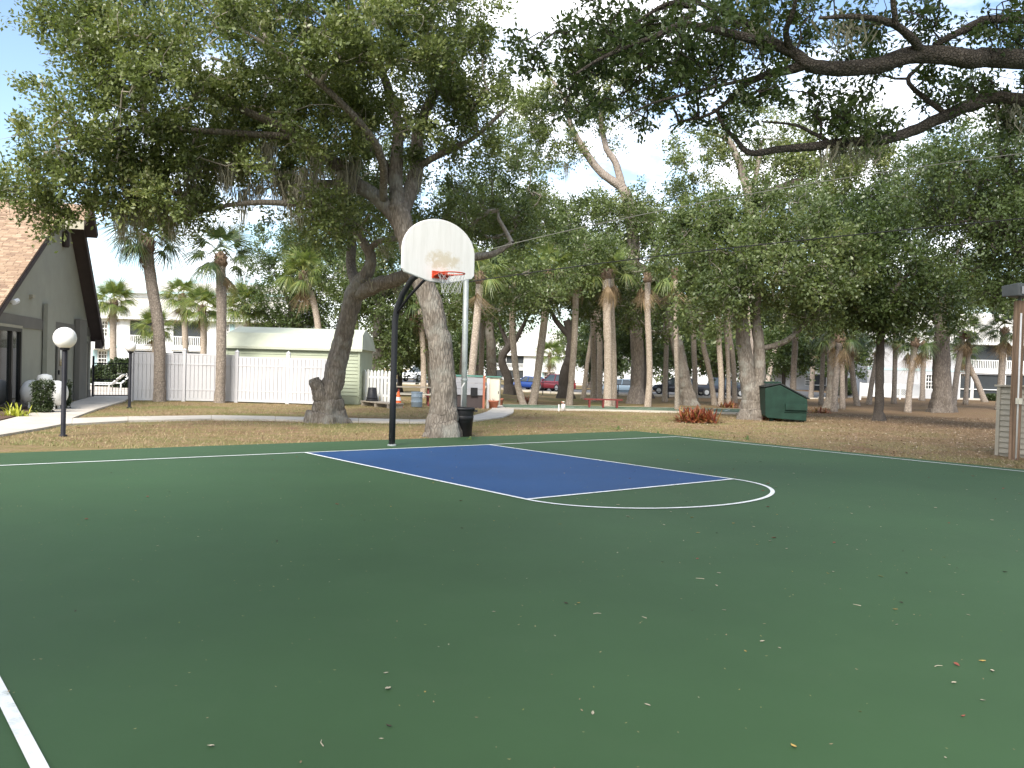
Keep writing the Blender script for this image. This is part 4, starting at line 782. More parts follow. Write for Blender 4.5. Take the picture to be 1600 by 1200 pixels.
# roof planes as thick slabs, ridge prow 0.8 m proud of the gable
def slope_slab(p, q, x0, x1, t):
    (ya, za), (yb, zb) = p, q
    d = Vector((yb - ya, zb - za)).normalized(); n = Vector((-d.y, d.x));
    if n.y < 0: n = -n
    return [(ya, za), (yb, zb), (yb + n.x * -t, zb + n.y * -t), (ya + n.x * -t, za + n.y * -t)]
def lerp2(p, q, t): return (p[0] + (q[0] - p[0]) * t, p[1] + (q[1] - p[1]) * t)
roof = MB(); K1 = 0.165; K2 = 0.20
roof.prism(slope_slab(RN, RR, 0, 0, 0.20), -11, 0.06, 'x'); rf = roof.build('roof', M['shingle'], club)
MB().prism(slope_slab(lerp2(RR, RN, K1), RR, 0, 0, 0.2), 0.062, 0.82, 'x').build('prow', M['shingle'], rf)
MB().prism(slope_slab(RF, RR, 0, 0, 0.2), -11, 0.42, 'x').build('far_slope', M['fascia'], rf)
MB().prism(slope_slab(lerp2(RR, RF, K2), RR, 0, 0, 0.22), 0.422, 0.84, 'x').build('prow', M['fascia'], rf)
q_ = lerp2(RR, RN, K1)
MB().box((0.02, q_[0] - 0.045, q_[1] - 0.30), (0.84, q_[0] - 0.003, q_[1] - 0.02)).build('fascia_board', M['fascia_pale'], rf)
MB().prism([(RF[0], RF[1] - 0.05), (RR[0], RR[1] - 0.05), (RR[0], RR[1] - 0.42), (RF[0], RF[1] - 0.42)], 0.425, 0.46, 'x').build('rake_board', M['fascia'], rf)
MB().prism([(RN[0], RN[1] - 0.10), (q_[0], q_[1] - 0.10), (q_[0], q_[1] - 0.26), (RN[0], RN[1] - 0.26)], 0.062, 0.085, 'x').build('rake_board', M['fascia'], rf)
MB().box((0.2, 3.5, 1.9), (0.4, 3.95, 2.25)).build('bracket', M['fascia'], rf)
# shingle courses laid on the near slope (too many to single out)
V = []; Fq = []; at_ = []; g = np.random.default_rng(2); sl = Vector((RR[0] - RN[0], RR[1] - RN[1])); SL = sl.length; sd = sl.normalized(); nn = Vector((-sd.y, sd.x)); nn = nn if nn.y > 0 else -nn
rows = int(SL / 0.115)
for i in range(rows):
    s0 = i * 0.115; x = -11 + g.uniform(0, .3); x_end = 0.84 if s0 > SL * (1 - K1) else 0.075
    while x < x_end:
        w = g.uniform(0.16, 0.30); xe = min(x + w - 0.008, x_end); th = g.uniform(0.012, 0.026)
        def pt(xx, s, h): return (xx, RN[0] + sd.x * s + nn.x * h, RN[1] + sd.y * s + nn.y * h)
        n = len(V); V += [pt(x, s0, th + 0.004), pt(xe, s0, th + 0.004), pt(xe, min(SL, s0 + 0.13), 0.006), pt(x, min(SL, s0 + 0.13), 0.006), pt(x, s0, 0.001), pt(xe, s0, 0.001)]
        Fq += [(n, n + 1, n + 2, n + 3), (n + 4, n + 5, n + 1, n)]; r_ = float(np.clip(g.normal(0.5, 0.28), 0, 1)); at_ += [r_, r_]; x += w
tag(link('shingles', np_mesh('shingles', np.array(V), np.array(Fq), M['shingle'], np.array(at_)), rf), kind='stuff')

# ---- two-storey houses
def house(name, label, px0, px1, d, base_z, bays_lo, bays_up, s1=2.62, s2=2.62, depth=9.0, wall='wall_white', roof_h=3.0, hip=3.0, mullion=True, band=True, clerestory=False):
    a, b = P(px0, 590, d), P(px1, 590, d); W_ = b.x - a.x
    h = empty(name, (a.x, d, base_z), 0, label, 'house'); X = lambda px: P(px, 590, d).x - a.x; H = s1 + s2
    wl_ = MB(); Yb = 1.9
    for z0, z1, bays in ((0, s1, bays_lo), (s1, H, bays_up)):
        cur = 0.0
        for q0, q1, kind in [(X(p), X(q), k) for p, q, k in bays]:
            if q0 > cur: wl_.box((cur, 0, z0), (q0, 0.2, z1))
            if kind in ('window', 'shuttered', 'awning'):
                w0, w1, v0, v1 = q0, q1, z0 + 0.85, z0 + 2.25
                wl_.box((w0, 0, z0), (w1, 0.2, v0)); wl_.box((w0, 0, v1), (w1, 0.2, z1))
                f = MB(); t = 0.07
                f.box((w0 + .003, -0.03, v0), (w0 + t, 0.12, v1)); f.box((w1 - t, -0.03, v0), (w1 - .003, 0.12, v1)); f.box((w0 + t, -0.03, v1 - t), (w1 - t, 0.12, v1)); f.box((w0 + t, -0.03, v0), (w1 - t, 0.12, v0 + t)); f.box((w0 + t, 0.0, (v0 + v1) / 2 - .04), (w1 - t, 0.11, (v0 + v1) / 2 + .04))
                fo = f.build('window', M['white_paint'], h)
                MB().box((w0 + t, 0.075, v0 + t), (w1 - t, 0.09, v1 - t)).build('pane', M['glass'], fo)
                mm = MB()
                for k in (1, 2): xx = w0 + t + (w1 - w0 - 2 * t) * k / 3; mm.box((xx - .02, 0.045, v0 + t), (xx + .02, 0.072, v1 - t))
                for k in (0.28, 0.75): zz = v0 + (v1 - v0) * k; mm.box((w0 + t, 0.04, zz - .018), (w1 - t, 0.07, zz + .018))
                mm.build('muntins', M['white_paint'], fo)
                if kind != 'window':
                    MB().box((w1 + .03, -0.05, v0), (w1 + 0.45, -0.004, v1)).build('shutter', M['shutter'], h); MB().box((w0 - 0.45, -0.05, v0), (w0 - .03, -0.004, v1)).build('shutter', M['shutter'], h)
                if kind == 'awning':
                    MB().prism([(-0.9, v1 + 0.1), (-0.004, v1 + 0.55), (-0.004, v1 + 0.62), (-0.9, v1 + 0.17)], w0 - 0.5, w1 + 0.5, 'x').build('awning', M['awning'], h)
            else:                                  # recessed porch or balcony
                wl_.box((q0, 0, z1 - 0.28), (q1, 0.2, z1)); wl_.box((q0 - 0.12, 0.2, z0), (q0, Yb, z1)); wl_.box((q1, 0.2, z0), (q1 + 0.12, Yb, z1))
                po = MB().box((q0, Yb, z0), (q1, Yb + 0.15, z1)).build('porch', M['recess'], h)
                MB().box((q0, 0.0, z0 - 0.001 if z0 else 0.0), (q1, Yb, z0 + 0.16)).build('floor', M['concrete'], po)
                MB().box((q0 + (q1 - q0) * .2, Yb - 0.05, z0 + 0.17), (q0 + (q1 - q0) * .8, Yb - 0.003, z0 + 2.2)).build('sliding_door', M['glass'], po)
                MB().box((q0, 0.16, z0 + 0.16), (q1, 0.175, z1 - 0.28)).build('screen', M['screen'], po)
                ps = MB(); n = max(1, int((q1 - q0) / 2.2))
                for k in range(n + 1): xx = q0 + (q1 - q0) * k / n; ps.box((max(q0, xx - .06), 0.02, z0 + 0.16), (min(q1, xx + .06), 0.155, z1 - 0.28))
                ps.build('posts', M['white_paint'], po)
                if kind == 'balcony':
                    rl = MB(); rl.box((q0, -0.06, z0 + 0.98), (q1, 0.01, z0 + 1.06)); rl.box((q0, -0.05, z0 + 0.2), (q1, 0.0, z0 + 0.27)); ro = rl.build('railing', M['white_paint'], po)
                    bs = MB(); k = q0 + 0.1
                    while k < q1: bs.box((k, -0.045, z0 + 0.27), (k + 0.06, -0.005, z0 + 0.98)); k += 0.16
                    tag(bs.build('balusters', M['white_paint'], ro), kind='stuff')
                    MB().box((q0 - 0.1, -0.10, z0 - 0.16), (q1 + 0.1, -0.004, z0 + 0.16)).build('fascia', M['white_paint'], po)
                elif kind == 'porch':
                    rl = MB(); rl.box((q0, 0.02, z0 + 0.95), (q1, 0.15, z0 + 1.02)); rl.build('mid_rail', M['white_paint'], po)
            cur = q1
        if cur < W_: wl_.box((cur, 0, z0), (W_, 0.2, z1))
    wl_.box((0, 0.2, 0), (0.2, depth, H)); wl_.box((W_ - 0.2, 0.2, 0), (W_, depth, H)); wl_.box((0.2, depth - 0.2, 0), (W_ - 0.2, depth, H))
    wl_.build('wall', M[wall], h)
    if band: MB().box((0, -0.03, s1 - 0.1), (min([X(p) for p, q, k in bays_up if k in ('balcony',)] + [W_]) - 0.15, -0.003, s1 + 0.12)).build('trim_band', M['trim_teal'], h)
    e = 0.6; r = MB()
    r.add([(-e, -e, H), (W_ + e, -e, H), (W_ + e, depth + e, H), (-e, depth + e, H), (hip, depth / 2, H + roof_h), (W_ - hip, depth / 2, H + roof_h)], [(0, 1, 5, 4), (1, 2, 5), (2, 3, 4, 5), (3, 0, 4), (3, 2, 1, 0)])
    ro = r.build('roof', M['roof_far'], h)
    MB().box((-e, -e - 0.03, H - 0.2), (W_ + e, -e - 0.003, H + 0.03)).build('gutter', M['white_paint'], ro)
    if clerestory:
        cz = H + roof_h * 0.62
        MB().box((hip * 0.7, depth * 0.28, cz - 0.6), (W_ - hip * .7, depth * 0.72, cz + 0.55)).build('clerestory', M['wall_white'], ro)
        mb = MB(); mb.add([(hip * .5, depth * .22, cz + 0.55), (W_ - hip * .5, depth * .22, cz + 0.55), (W_ - hip * .5, depth * .78, cz + .55), (hip * .5, depth * .78, cz + .55), (hip * .5, depth / 2, cz + 1.6), (W_ - hip * .5, depth / 2, cz + 1.6)], [(0, 1, 5, 4), (2, 3, 4, 5), (1, 2, 5), (3, 0, 4), (3, 2, 1, 0)]); mb.build('upper_roof', M['roof_far'], ro)
        MB().box((hip * .5, depth * .22 - 0.03, cz + 0.35), (W_ - hip * .5, depth * .22 - 0.003, cz + 0.58)).build('gutter', M['trim_teal'], ro)
    return h
house('apartment_house', 'white two-storey apartments with balconies beyond the vinyl fence', 128, 470, 74, 0.0, [(152, 167, 'awning'), (200, 245, 'porch'), (268, 318, 'porch'), (345, 357, 'shuttered'), (385, 430, 'porch')],
      [(152, 167, 'shuttered'), (200, 245, 'balcony'), (268, 318, 'balcony'), (345, 357, 'shuttered'), (385, 430, 'balcony')], roof_h=3.1, clerestory=True, wall='wall_white')
house('apartment_house', 'pale grey two-storey house with teal shutters and white balcony rail', 1355, 1690, 77, -0.02, [(1446, 1461, 'shuttered'), (1500, 1519, 'porch'), (1521, 1564, 'porch'), (1571, 1640, 'porch')],
      [(1446, 1461, 'shuttered'), (1512, 1564, 'balcony'), (1571, 1640, 'balcony')], roof_h=3.0, wall='wall_grey')
house('apartment_house', 'white house with screened porches behind the blue car', 700, 918, 160, -0.98, [(758, 786, 'porch'), (790, 818, 'porch'), (850, 862, 'awning')], [(758, 786, 'balcony'), (790, 818, 'balcony')], roof_h=4.6, hip=5, s1=2.75, s2=2.75, depth=14, band=False)
house('apartment_house', 'long white house glimpsed behind the parked grey car', 940, 1200, 150, -0.95, [(968, 976, 'window'), (1010, 1018, 'window'), (1110, 1140, 'porch')], [(968, 976, 'window'), (1010, 1018, 'window'), (1110, 1140, 'balcony')], roof_h=3.5, depth=12, band=False)
house('apartment_house', 'white house with a dark porch seen past the dumpster', 1205, 1345, 112, -0.3, [(1258, 1266, 'window'), (1272, 1292, 'porch')], [(1258, 1266, 'window'), (1272, 1292, 'balcony')], roof_h=3.0, depth=10, wall='wall_grey', band=True)

# ---- white deck rail with lattice before the grey house
b_ = at(1345, 71); e_ = at(1438, 71); L_ = e_.x - b_.x
dk = empty('deck_rail', (b_.x, 71, b_.z), 0, 'low white deck rail with a lattice panel before the grey house', 'railing')
for k in range(4): MB().box((L_ * k / 3 - .06, -.06, -0.1), (L_ * k / 3 + .06, .06, 1.45)).build('post', M['white_paint'], dk)
for k in range(3): MB().box((L_ * k / 3 + .065, -.03, 0.3), (L_ * (k + 1) / 3 - .065, .03, 1.4)).build('panel', M['white_paint'], dk)
mb = MB()
for k in range(7):
    x = L_ * 0.52 + k * 0.16; mb.add([(x, -.05, 0.45), (x + .05, -.05, 0.45), (x + .05 + .5, -.05, 1.0), (x + .5, -.05, 1.0)], [(0, 1, 2, 3)]); mb.add([(x + .5, -.055, 0.45), (x + .55, -.055, 0.45), (x + .05, -.055, 1.0), (x, -.055, 1.0)], [(0, 1, 2, 3)])
tag(mb.build('lattice', M['recess'], dk), kind='stuff')

# ---- white vinyl privacy fence
fx = [205, 287, 369, 449, 529]; fy = [626.5, 627, 628.5, 630.8, 634]
fp = [G(x, y) for x, y in zip(fx, fy)]
vf = empty('vinyl_fence', fp[0], 0, 'white vinyl privacy fence of upright boards beside the globe lamp', 'fence')
brd = None
for i in range(5):
    p = fp[i] - fp[0]; pm = MB(); pm.box((-.065, -.065, -.2), (.065, .065, 1.92)); pm.add([(-.08, -.08, 1.92), (.08, -.08, 1.92), (.08, .08, 1.92), (-.08, .08, 1.92), (0, 0, 2.02)], [(3, 2, 1, 0), (0, 1, 4), (1, 2, 4), (2, 3, 4), (3, 0, 4)])
    pm.build('post', M['vinyl'], vf, loc=p)
    if i < 4:
        v = fp[i + 1] - fp[i]; ln = v.length; a = math.atan2(v.y, v.x); n = 12; w = (ln - 0.15) / n; hh = 1.76 - (0.06 if i >= 2 else 0)
        for z, hz_ in ((0.03, .09), (0.42, .045), (1.38, .045), (hh + 0.002, .05)):
            MB().box((0.07, -.055 if hz_ < .05 else -.046, z), (ln - 0.07, .03, z + hz_)).build('rail', M['vinyl'], vf, loc=p, rot=(0, 0, a))
        MB().box((0.07, -.018, 0.123), (ln - 0.07, -.010, hh - 0.002)).build('backing_panel', M['vinyl'], vf, loc=p, rot=(0, 0, a))
        bm_ = MB(); bm_.box((0.009, -.042, 0.0), (w - 0.009, -.032, hh - 0.125)); bme = bm_.mesh('board', M['vinyl']); bevel_w = None
        for k in range(n):
            link('board', bme, vf, p + Vector((math.cos(a), math.sin(a), 0)) * (0.075 + k * w) + Vector((random.uniform(-.001, .001), random.uniform(-.002, .002), 0.123)), (random.uniform(-.004, .004), 0, a))

# ---- green storage shed behind the fence
sb = P(353, 600, 33.2); sx = P(561, 600, 33.2).x - sb.x
shed = empty('storage_shed', (sb.x, 33.2, 0), 0, 'long sage green storage shed with pale roof behind the vinyl fence', 'shed')
MB().box((0, 0, 0), (sx, 3.0, 2.2)).build('wall', M['siding_green'], shed)
mb = MB(); siding(mb, 0.05, sx - 0.05, 0.35, 2.16, -0.003, 0.14, .03); tag(mb.build('siding', M['siding_green'], shed), kind='stuff')
for xx in (-0.02, sx - 0.06): MB().box((xx, -0.05, 0.3), (xx + 0.08, -0.036, 2.2)).build('corner_board', M['siding_green'], shed)
mb = MB(); mb.add([(-.12, -.14, 2.16), (sx + .12, -.14, 2.16), (sx + .05, .28, 2.72), (-.05, .28, 2.72), (sx - .05, 1.5, 3.0), (.05, 1.5, 3.0), (sx + .05, 2.7, 2.72), (-.05, 2.7, 2.72), (sx + .12, 3.14, 2.16), (-.12, 3.14, 2.16)],
    [(0, 1, 2, 3), (3, 2, 4, 5), (5, 4, 6, 7), (7, 6, 8, 9), (1, 8, 6, 4, 2), (0, 3, 5, 7, 9), (9, 8, 1, 0)]); ro = mb.build('roof', M['shed_roof'], shed)
MB().box((-.12, -.165, 2.08), (sx + .12, -.143, 2.17)).build('eave_trim', M['shed_roof'], ro)
mb = MB()
for k in range(26):
    x = sx - 1.5 + k * 0.06
    mb.add([(x, -.02, .05), (x + .012, -.02, .05), (x + .29, -.02, .33), (x + .278, -.02, .33)], [(0, 1, 2, 3)]) if x + .29 < sx else None
    mb.add([(x + .278, -.023, .05), (x + .29, -.023, .05), (x + .012, -.023, .33), (x, -.023, .33)], [(0, 1, 2, 3)]) if x + .29 < sx else None
tag(mb.build('lattice_skirt', M['shed_roof'], shed), kind='stuff')

# ---- picket fence, platform, bucket
pb0, pb1 = G(568, 631), G(612, 635)
pk = empty('picket_fence', pb0, math.atan2(pb1.y - pb0.y, pb1.x - pb0.x), 'short white picket fence with rounded tops beside the green shed', 'fence')
L_ = (pb1 - pb0).length; n = 8; w = L_ / n
prof = [(0, 0), (w * .68, 0), (w * .68, 1.28), (w * .58, 1.36), (w * .34, 1.40), (w * .1, 1.36), (0, 1.28)]
pme = MB().prism(prof, -.045, -.022, 'y').mesh('picket', M['white_paint'])
for k in range(n): link('picket', pme, pk, (k * w, 0, -0.02 + 0.02 * math.sin(k * 1.7)))
for z in (0.35, 1.05): MB().box((0, -.02, z), (L_, .02, z + .09)).build('rail', M['white_paint'], pk)
for x in (0.0, L_): MB().box((x - .05, .022, -.1), (x + .05, .12, 1.3)).build('post', M['white_paint'], pk)
pa, pbb = G(563, 633), G(607, 638)
wp = empty('wood_platform', pa, math.atan2(pbb.y - pa.y, pbb.x - pa.x), 'weathered low timber platform in front of the picket fence', 'platform'); L_ = (pbb - pa).length
for k in range(5): MB().box((0, k * .13, .14), (L_, k * .13 + .12, .18)).build('plank', M['wood_grey'], wp)
for x in (0.05, L_ / 2, L_ - .15): MB().box((x, .01, -.05), (x + .1, .62, .139)).build('joist', M['wood_grey'], wp)
q = wp.matrix_basis @ Vector((0.40, 0.3, 0.18))
bk = empty('bucket', q, 0, 'black plastic tub standing upside down by the picket fence', 'bucket')
MB().lathe([(0.235, 0), (0.245, .02), (0.245, .06), (0.215, .065), (0.165, .50), (0.155, .52)], (0, 0, 0), 24).build('body', M['bin_black'], bk, True); MB().lathe([(0.222, .10), (0.228, .105), (0.228, .125), (0.216, .13)], (0, 0, 0), 24).build('rim_band', M['bin_black'], bk)

# ---- propane tank
t0 = G(69, 641); tk = empty('propane_tank', t0, R(10), 'white propane tank on short legs against the clubhouse wall', 'tank')
mb = MB(); pr = [(0.001, -0.62)] + [(0.36 * math.sin(a), -0.36 - 0.26 * math.cos(a)) for a in np.linspace(.25, math.pi / 2, 6)] + [(0.36, 0.36)] + [(0.36 * math.sin(a), 0.36 - 0.26 * math.cos(a)) for a in np.linspace(math.pi / 2 + .1, math.pi - .2, 6)] + [(0.001, 0.62)]
mb.M = Matrix.Translation((0, 0, 0.50)) @ Matrix.Rotation(R(90), 4, 'Y'); mb.lathe(pr, (0, 0, 0), 24); mb.build('vessel', M['tank'], tk, True)
MB().lathe([(0.2, .80), (0.2, .92), (0.17, 1.0), (0.05, 1.04)], (0, 0, 0), 18).build('dome_lid', M['tank'], tk, True)
for x in (-.32, .32):
    for y in (-.2, .2): MB().box((x - .03, y - .03, -0.02), (x + .03, y + .03, 0.30)).build('leg', M['tank'], tk)
# ---- shrubs in the bed
def leaf_bush(name, label, loc, r, h, n, m, L=0.05, group=None, cat='shrub', shape='col', seed=1):
    g = np.random.default_rng(seed); root = empty(name, loc, 0, label, cat, group)
    z = g.random(n) * h; a = g.random(n) * 6.283; rr = r * g.random(n) ** 0.35
    if shape == 'ball': k = np.sqrt(np.clip(1 - ((z - h * .5) / (h * .55)) ** 2, 0.05, 1)); rr = rr * k
    cen = np.stack([rr * np.cos(a), rr * np.sin(a), z], 1)
    link('foliage', leaves_mesh('foliage', cen, cen * [0, 0, 1], np.full(n, 0.08), 3, 6, L, L * .5, m, g), root)
    mb = MB()
    for k in range(5): b = g.random() * 6.28; mb.tube([(0, 0, -.05), (r * .3 * math.cos(b), r * .3 * math.sin(b), h * .5), (r * .6 * math.cos(b), r * .6 * math.sin(b), h * .85)], [.02, .014, .006], 5, False)
    mb.build('stems', M['bark_dark'], root); return root
leaf_bush('clipped_shrub', 'dark column-shaped shrub in front of the white tank', G(66, 646), 0.24, 0.86, 420, M['hedge_leaf'], seed=2)
leaf_bush('clipped_shrub', 'dark low shrub behind the lamp post at the clubhouse', G(91, 639), 0.30, 0.80, 420, M['hedge_leaf'], seed=3)
def strap_plant(name, label, loc, n, ln, wd, m, spread=0.5, seed=1, cat='plant', group=None, foot=0.2):
    g = np.random.default_rng(seed); root = empty(name, loc, 0, label, cat, group); V = []; Fq = []; at_ = []
    for i in range(n):
        a = g.random() * 6.283; fr = foot * math.sqrt(g.random()); b = np.array([fr * math.cos(g.random() * 6.28), fr * math.sin(g.random() * 6.28), 0.0]); e = g.uniform(0.08, 1.25); l_ = ln * g.uniform(0.6, 1.1); r_ = float(g.random()); prev = None
        d = np.array([math.cos(a) * math.cos(e), math.sin(a) * math.cos(e), math.sin(e)]); s_ = np.array([-math.sin(a), math.cos(a), 0])
        for k in range(5):
            t = k / 4; p = b + d * l_ * t + np.array([0, 0, -spread * l_ * t ** 2.4 * math.cos(e)]); p[2] = max(p[2], 0.01); w = s_ * wd * 0.5 * (1 - t ** 2.2 * 0.95)
            if prev is not None: n0 = len(V); V.extend([prev[0], prev[1], p + w, p - w]); Fq.append((n0, n0 + 1, n0 + 2, n0 + 3)); at_.append(min(1, max(0, r_ + 0.25 * (0.5 - t))))
            prev = (p - w, p + w)
    link('leaves', np_mesh('leaves', np.array(V), np.array(Fq), m, np.array(at_)), root)
    mb = MB(); mb.lathe([(foot * .5, -.05), (foot * .35, .06), (0.02, .1)], (0, 0, 0), 8); mb.build('crown_base', m, root); return root
strap_plant('lily_plant', 'bright yellow-green strap-leaved plant in the mulch bed', G(23, 652), 130, 0.62, 0.035, M['bright_plant'], 0.9, 1, foot=0.22)
strap_plant('bromeliad', 'large clump of red and orange bromeliads in front of the leaning oak', G(1088, 659), 900, 0.74, 0.065, M['bromeliad'], 0.55, 2, foot=0.6)
strap_plant('bromeliad', 'dark red bromeliads between the feet of the V-shaped palms', G(823, 629), 160, 0.6, 0.05, M['bromeliad'], 0.5, 3, foot=0.5)
strap_plant('bromeliad', 'small red bromeliads by the crossing palms', G(1140, 637), 170, 0.6, 0.05, M['bromeliad'], 0.5, 4, foot=0.5)
strap_plant('bromeliad', 'dark bromeliads at the foot of the green dumpster', G(1207, 657), 130, 0.5, 0.05, M['bromeliad'], 0.5, 5, foot=0.35)
strap_plant('bromeliad', 'low red bromeliads on the lawn past the dumpster', G(1279, 645), 150, 0.45, 0.05, M['bromeliad'], 0.5, 6, foot=0.5)
for i, (px, py, r, h, lab) in enumerate(((160, 604, .7, 1.1, 'round shrub behind the pool chairs'), (192, 606, .9, 1.5, 'tall shrub at the far side of the pool deck'), (1318, 618, 1.2, 1.6, 'green shrub behind the leaning palms'), (1548, 626, .6, .5, 'low shrub under the screened porch'))):
    leaf_bush('shrub', lab, G(px, py), r, h, 420, M['hedge_leaf'] if i != 2 else M['oak_leaf_mid'], 0.14, shape='ball', seed=20 + i)

# ================================================================== STREET FURNITURE AND THINGS
def globe_lamp(label, px, py, gy, rpx):
    b = G(px, py); d = b.y; z = P(px, gy, d).z; r = rpx / F * d
    o = empty('globe_lamp', b, 0, label, 'lamp post', 'globe lamps along the walk')
    MB().lathe([(0.075, -.02), (0.075, .02), (0.045, .03), (0.045, z - r - 0.02), (0.03, z - r)], (0, 0, 0), 14).build('post', M['black_metal'], o, True)
    MB().lathe([(0.05, z - r - .03), (0.085, z - r - .02), (0.095, z - r + .04), (0.06, z - r + .05)], (0, 0, 0), 16).build('fitter', M['black_metal'], o)
    MB().lathe([(r * math.sin(a), z - r * math.cos(a)) for a in np.linspace(.3, math.pi - .02, 16)], (0, 0, 0), 28).build('globe', M['globe'], o, True)
globe_lamp('tall black lamp post with white globe beside the walkway', 98.5, 681, 528, 17)
globe_lamp('black lamp post with white globe at the vinyl fence corner', 202, 637, 541.5, 8.6)

# ---- pool gate
ga, gb = G(145, 621), G(200, 621)
gt = empty('pool_gate', ga, math.atan2(gb.y - ga.y, gb.x - ga.x), 'black metal bar gate between the clubhouse and the vinyl fence', 'gate'); L_ = (gb - ga).length
for z in (0.06, 0.68, 1.32): MB().box((0, -.02, z), (L_, .02, z + .04)).build('rail', M['black_metal'], gt)
for x in (-.04, L_): MB().box((x, -.035, -.1), (x + .07, .035, 1.62 if x < 0 else 1.42)).build('post', M['black_metal'], gt)
for k in range(12): MB().box((0.11 * k + .06, -.006, .1), (0.11 * k + .072, .006, 1.32)).build('bar', M['black_metal'], gt)
# ---- pool chairs
def chaise(label, loc, rz):
    o = empty('chaise_lounge', loc, rz, label, 'chaise', 'lounge chairs by the pool')
    MB().box((-.95, -.3, .3), (.35, .3, .34)).build('seat', M['white_paint'], o)
    mb = MB(); mb.M = Matrix.Translation((.35, 0, .32)) @ Matrix.Rotation(R(-42), 4, 'Y'); mb.box((0, -.3, 0), (.7, .3, .04)); mb.build('backrest', M['white_paint'], o)
    for x in (-.9, .3):
        for y in (-.28, .28): MB().tube([(x, y, 0), (x, y, .3)], .02, 6).build('leg', M['white_paint'], o)
for i, (px, py, rz, lab) in enumerate(((162, 612, .2, 'white chaise lounge just behind the pool gate'), (178, 609, .5, 'white chaise lounge turned beside the pool shrub'), (192, 605, -.3, 'white chaise lounge farthest along the pool deck'))): chaise(lab, G(px, py, .02), rz)

# ---- basketball hoop
hb = empty('basketball_hoop', C(0.08, -0.57, 0.03), TH, 'white fan-shaped basketball backboard with orange rim on a black pole', 'hoop')
# local frame: x along the baseline, -y towards the free throw line
mb = MB(); mb.tube([(0, 0, -.1), (0, 0, 1.2), (0, 0, 2.35), (0, -.06, 2.58), (0, -.25, 2.85), (0, -.55, 3.10), (0, -0.9, 3.22), (0, -1.33, 3.26)], [.062, .06, .058, .058, .056, .054, .05, .048], 16); mb.build('pole', M['pole_black'], hb, True)
mb = MB(); mb.tube([(0, -.02, 2.46), (0, -.45, 2.78), (0, -.95, 3.05), (0, -1.36, 3.12)], .026, 10); mb.build('brace', M['black_metal'], hb, True)
for s_ in (-1, 1): MB().tube([(0, -0.9, 3.2), (s_ * .38, -1.36, 3.34)], .022, 8).build('strut', M['black_metal'], hb)
MB().lathe([(0.085, -.02), (0.085, .02), (.066, .03)], (0, 0, 0), 16).build('ground_sleeve', M['galv'], hb)
BW, BZ = 0.76, 3.02
prof = [(-.15, BZ - .01), (.42, BZ - .01)] if False else []
pts = [(0.20, BZ - .03), (-.20, BZ - .03), (-BW + .05, BZ + .09), (-BW, BZ + .15), (-BW, BZ + .50)]
pts += [(-BW * math.cos(a), BZ + .49 + .58 * math.sin(a)) for a in np.linspace(.06, math.pi - .06, 29)]
pts += [(BW, BZ + .50), (BW, BZ + .15), (BW - .05, BZ + .09)]
bd = MB(); bd.prism([(p[0], p[1] - BZ) for p in pts], -.025, .025, 'y'); bo = bd.build('backboard', M['board'], hb, loc=(0, -1.42, BZ)); bevel(bo, .012)
fr = MB(); fr.tube([(p[0] * .96, .04, (p[1] - BZ - .5) * .96 + .5) for p in pts + pts[:1]], .016, 6, False); fr.build('back_rim', M['board'], bo)
pl = MB(); pl.box((-.16, -.05, .03), (.16, -.027, .16)); ri = pl.build('rim_bracket', M['orange_paint'], hb, loc=(0, -1.42, BZ))
RZ = BZ + .10; rc = Vector((0, -1.42 - .40, RZ))
mb = MB(); mb.tube([rc + Vector((.225 * math.cos(a), .225 * math.sin(a), 0)) for a in np.linspace(0, 2 * math.pi, 33)], .011, 8, False); mb.build('rim', M['orange_paint'], hb, True)
mb = MB(); mb.tube([(-.13, -1.47, RZ - .03), (-.17, -1.68, RZ)], .010, 6); mb.tube([(.13, -1.47, RZ - .03), (.17, -1.68, RZ)], .010, 6); mb.box((-.14, -1.60, RZ - .02), (.14, -1.445, RZ + .0)); mb.build('rim_arm', M['orange_paint'], hb)
mb = MB(); N = 12
def npnt(k, j): r = (.225, .205, .18, .165, .16)[j]; a = 2 * math.pi * (k + .5 * (j % 2)) / N; return rc + Vector((r * math.cos(a), r * math.sin(a), -.085 * j))
for k in range(N):
    for j in range(4):
        a = npnt(k, j)
        for b in ((npnt(k, j + 1), npnt(k - 1, j + 1)) if j % 2 == 0 else (npnt(k, j + 1), npnt(k + 1, j + 1))): mb.tube([a, (a + b) / 2 + Vector((random.uniform(-.012, .012), random.uniform(-.012, .012), -.01)), b], .0026, 4, False)
tag(mb.build('net', M['net'], hb), kind='stuff')

# ---- steel pole, wires, black bin
pb = G(725, 681); pb = Vector((P(725, 640, 19.3).x, 19.3, 0)); ptop = P(729, 396, 19.3)
sp_ = empty('steel_pole', pb, 0, 'grey galvanised steel pole rising behind the black bin', 'pole')
MB().tube([(0, 0, -.2), (ptop - pb) * .5, ptop - pb], [.068, .066, .06], 14).build('shaft', M['galv'], sp_, True)
MB().tube([(-.06, -.07, .1), (-.055, -.07, 1.1), (-.0, -.05, 1.2)], .018, 8).build('conduit', M['pvc'], sp_, True); MB().lathe([(.072, 0), (.076, .01), (.076, .04), (.07, .05)], ((ptop - pb) * .3), 14).build('strap', M['galv'], sp_)
MB().lathe([(.064, 0), (.066, .03), (.02, .07)], (ptop - pb), 14).build('cap', M['galv'], sp_)
up = Vector((14.6, 16.2, 0)); upo = empty('utility_pole', up, 0, 'wooden utility pole that carries the two cables', 'pole'); MB().tube([(0, 0, -.3), (0, 0, 4), (0, 0, 8.2)], [.15, .13, .11], 12).build('shaft', M['wood_post'], upo, True); MB().box((-.6, -.05, 7.2), (.6, .05, 7.32)).build('crossarm', M['wood_post'], upo)
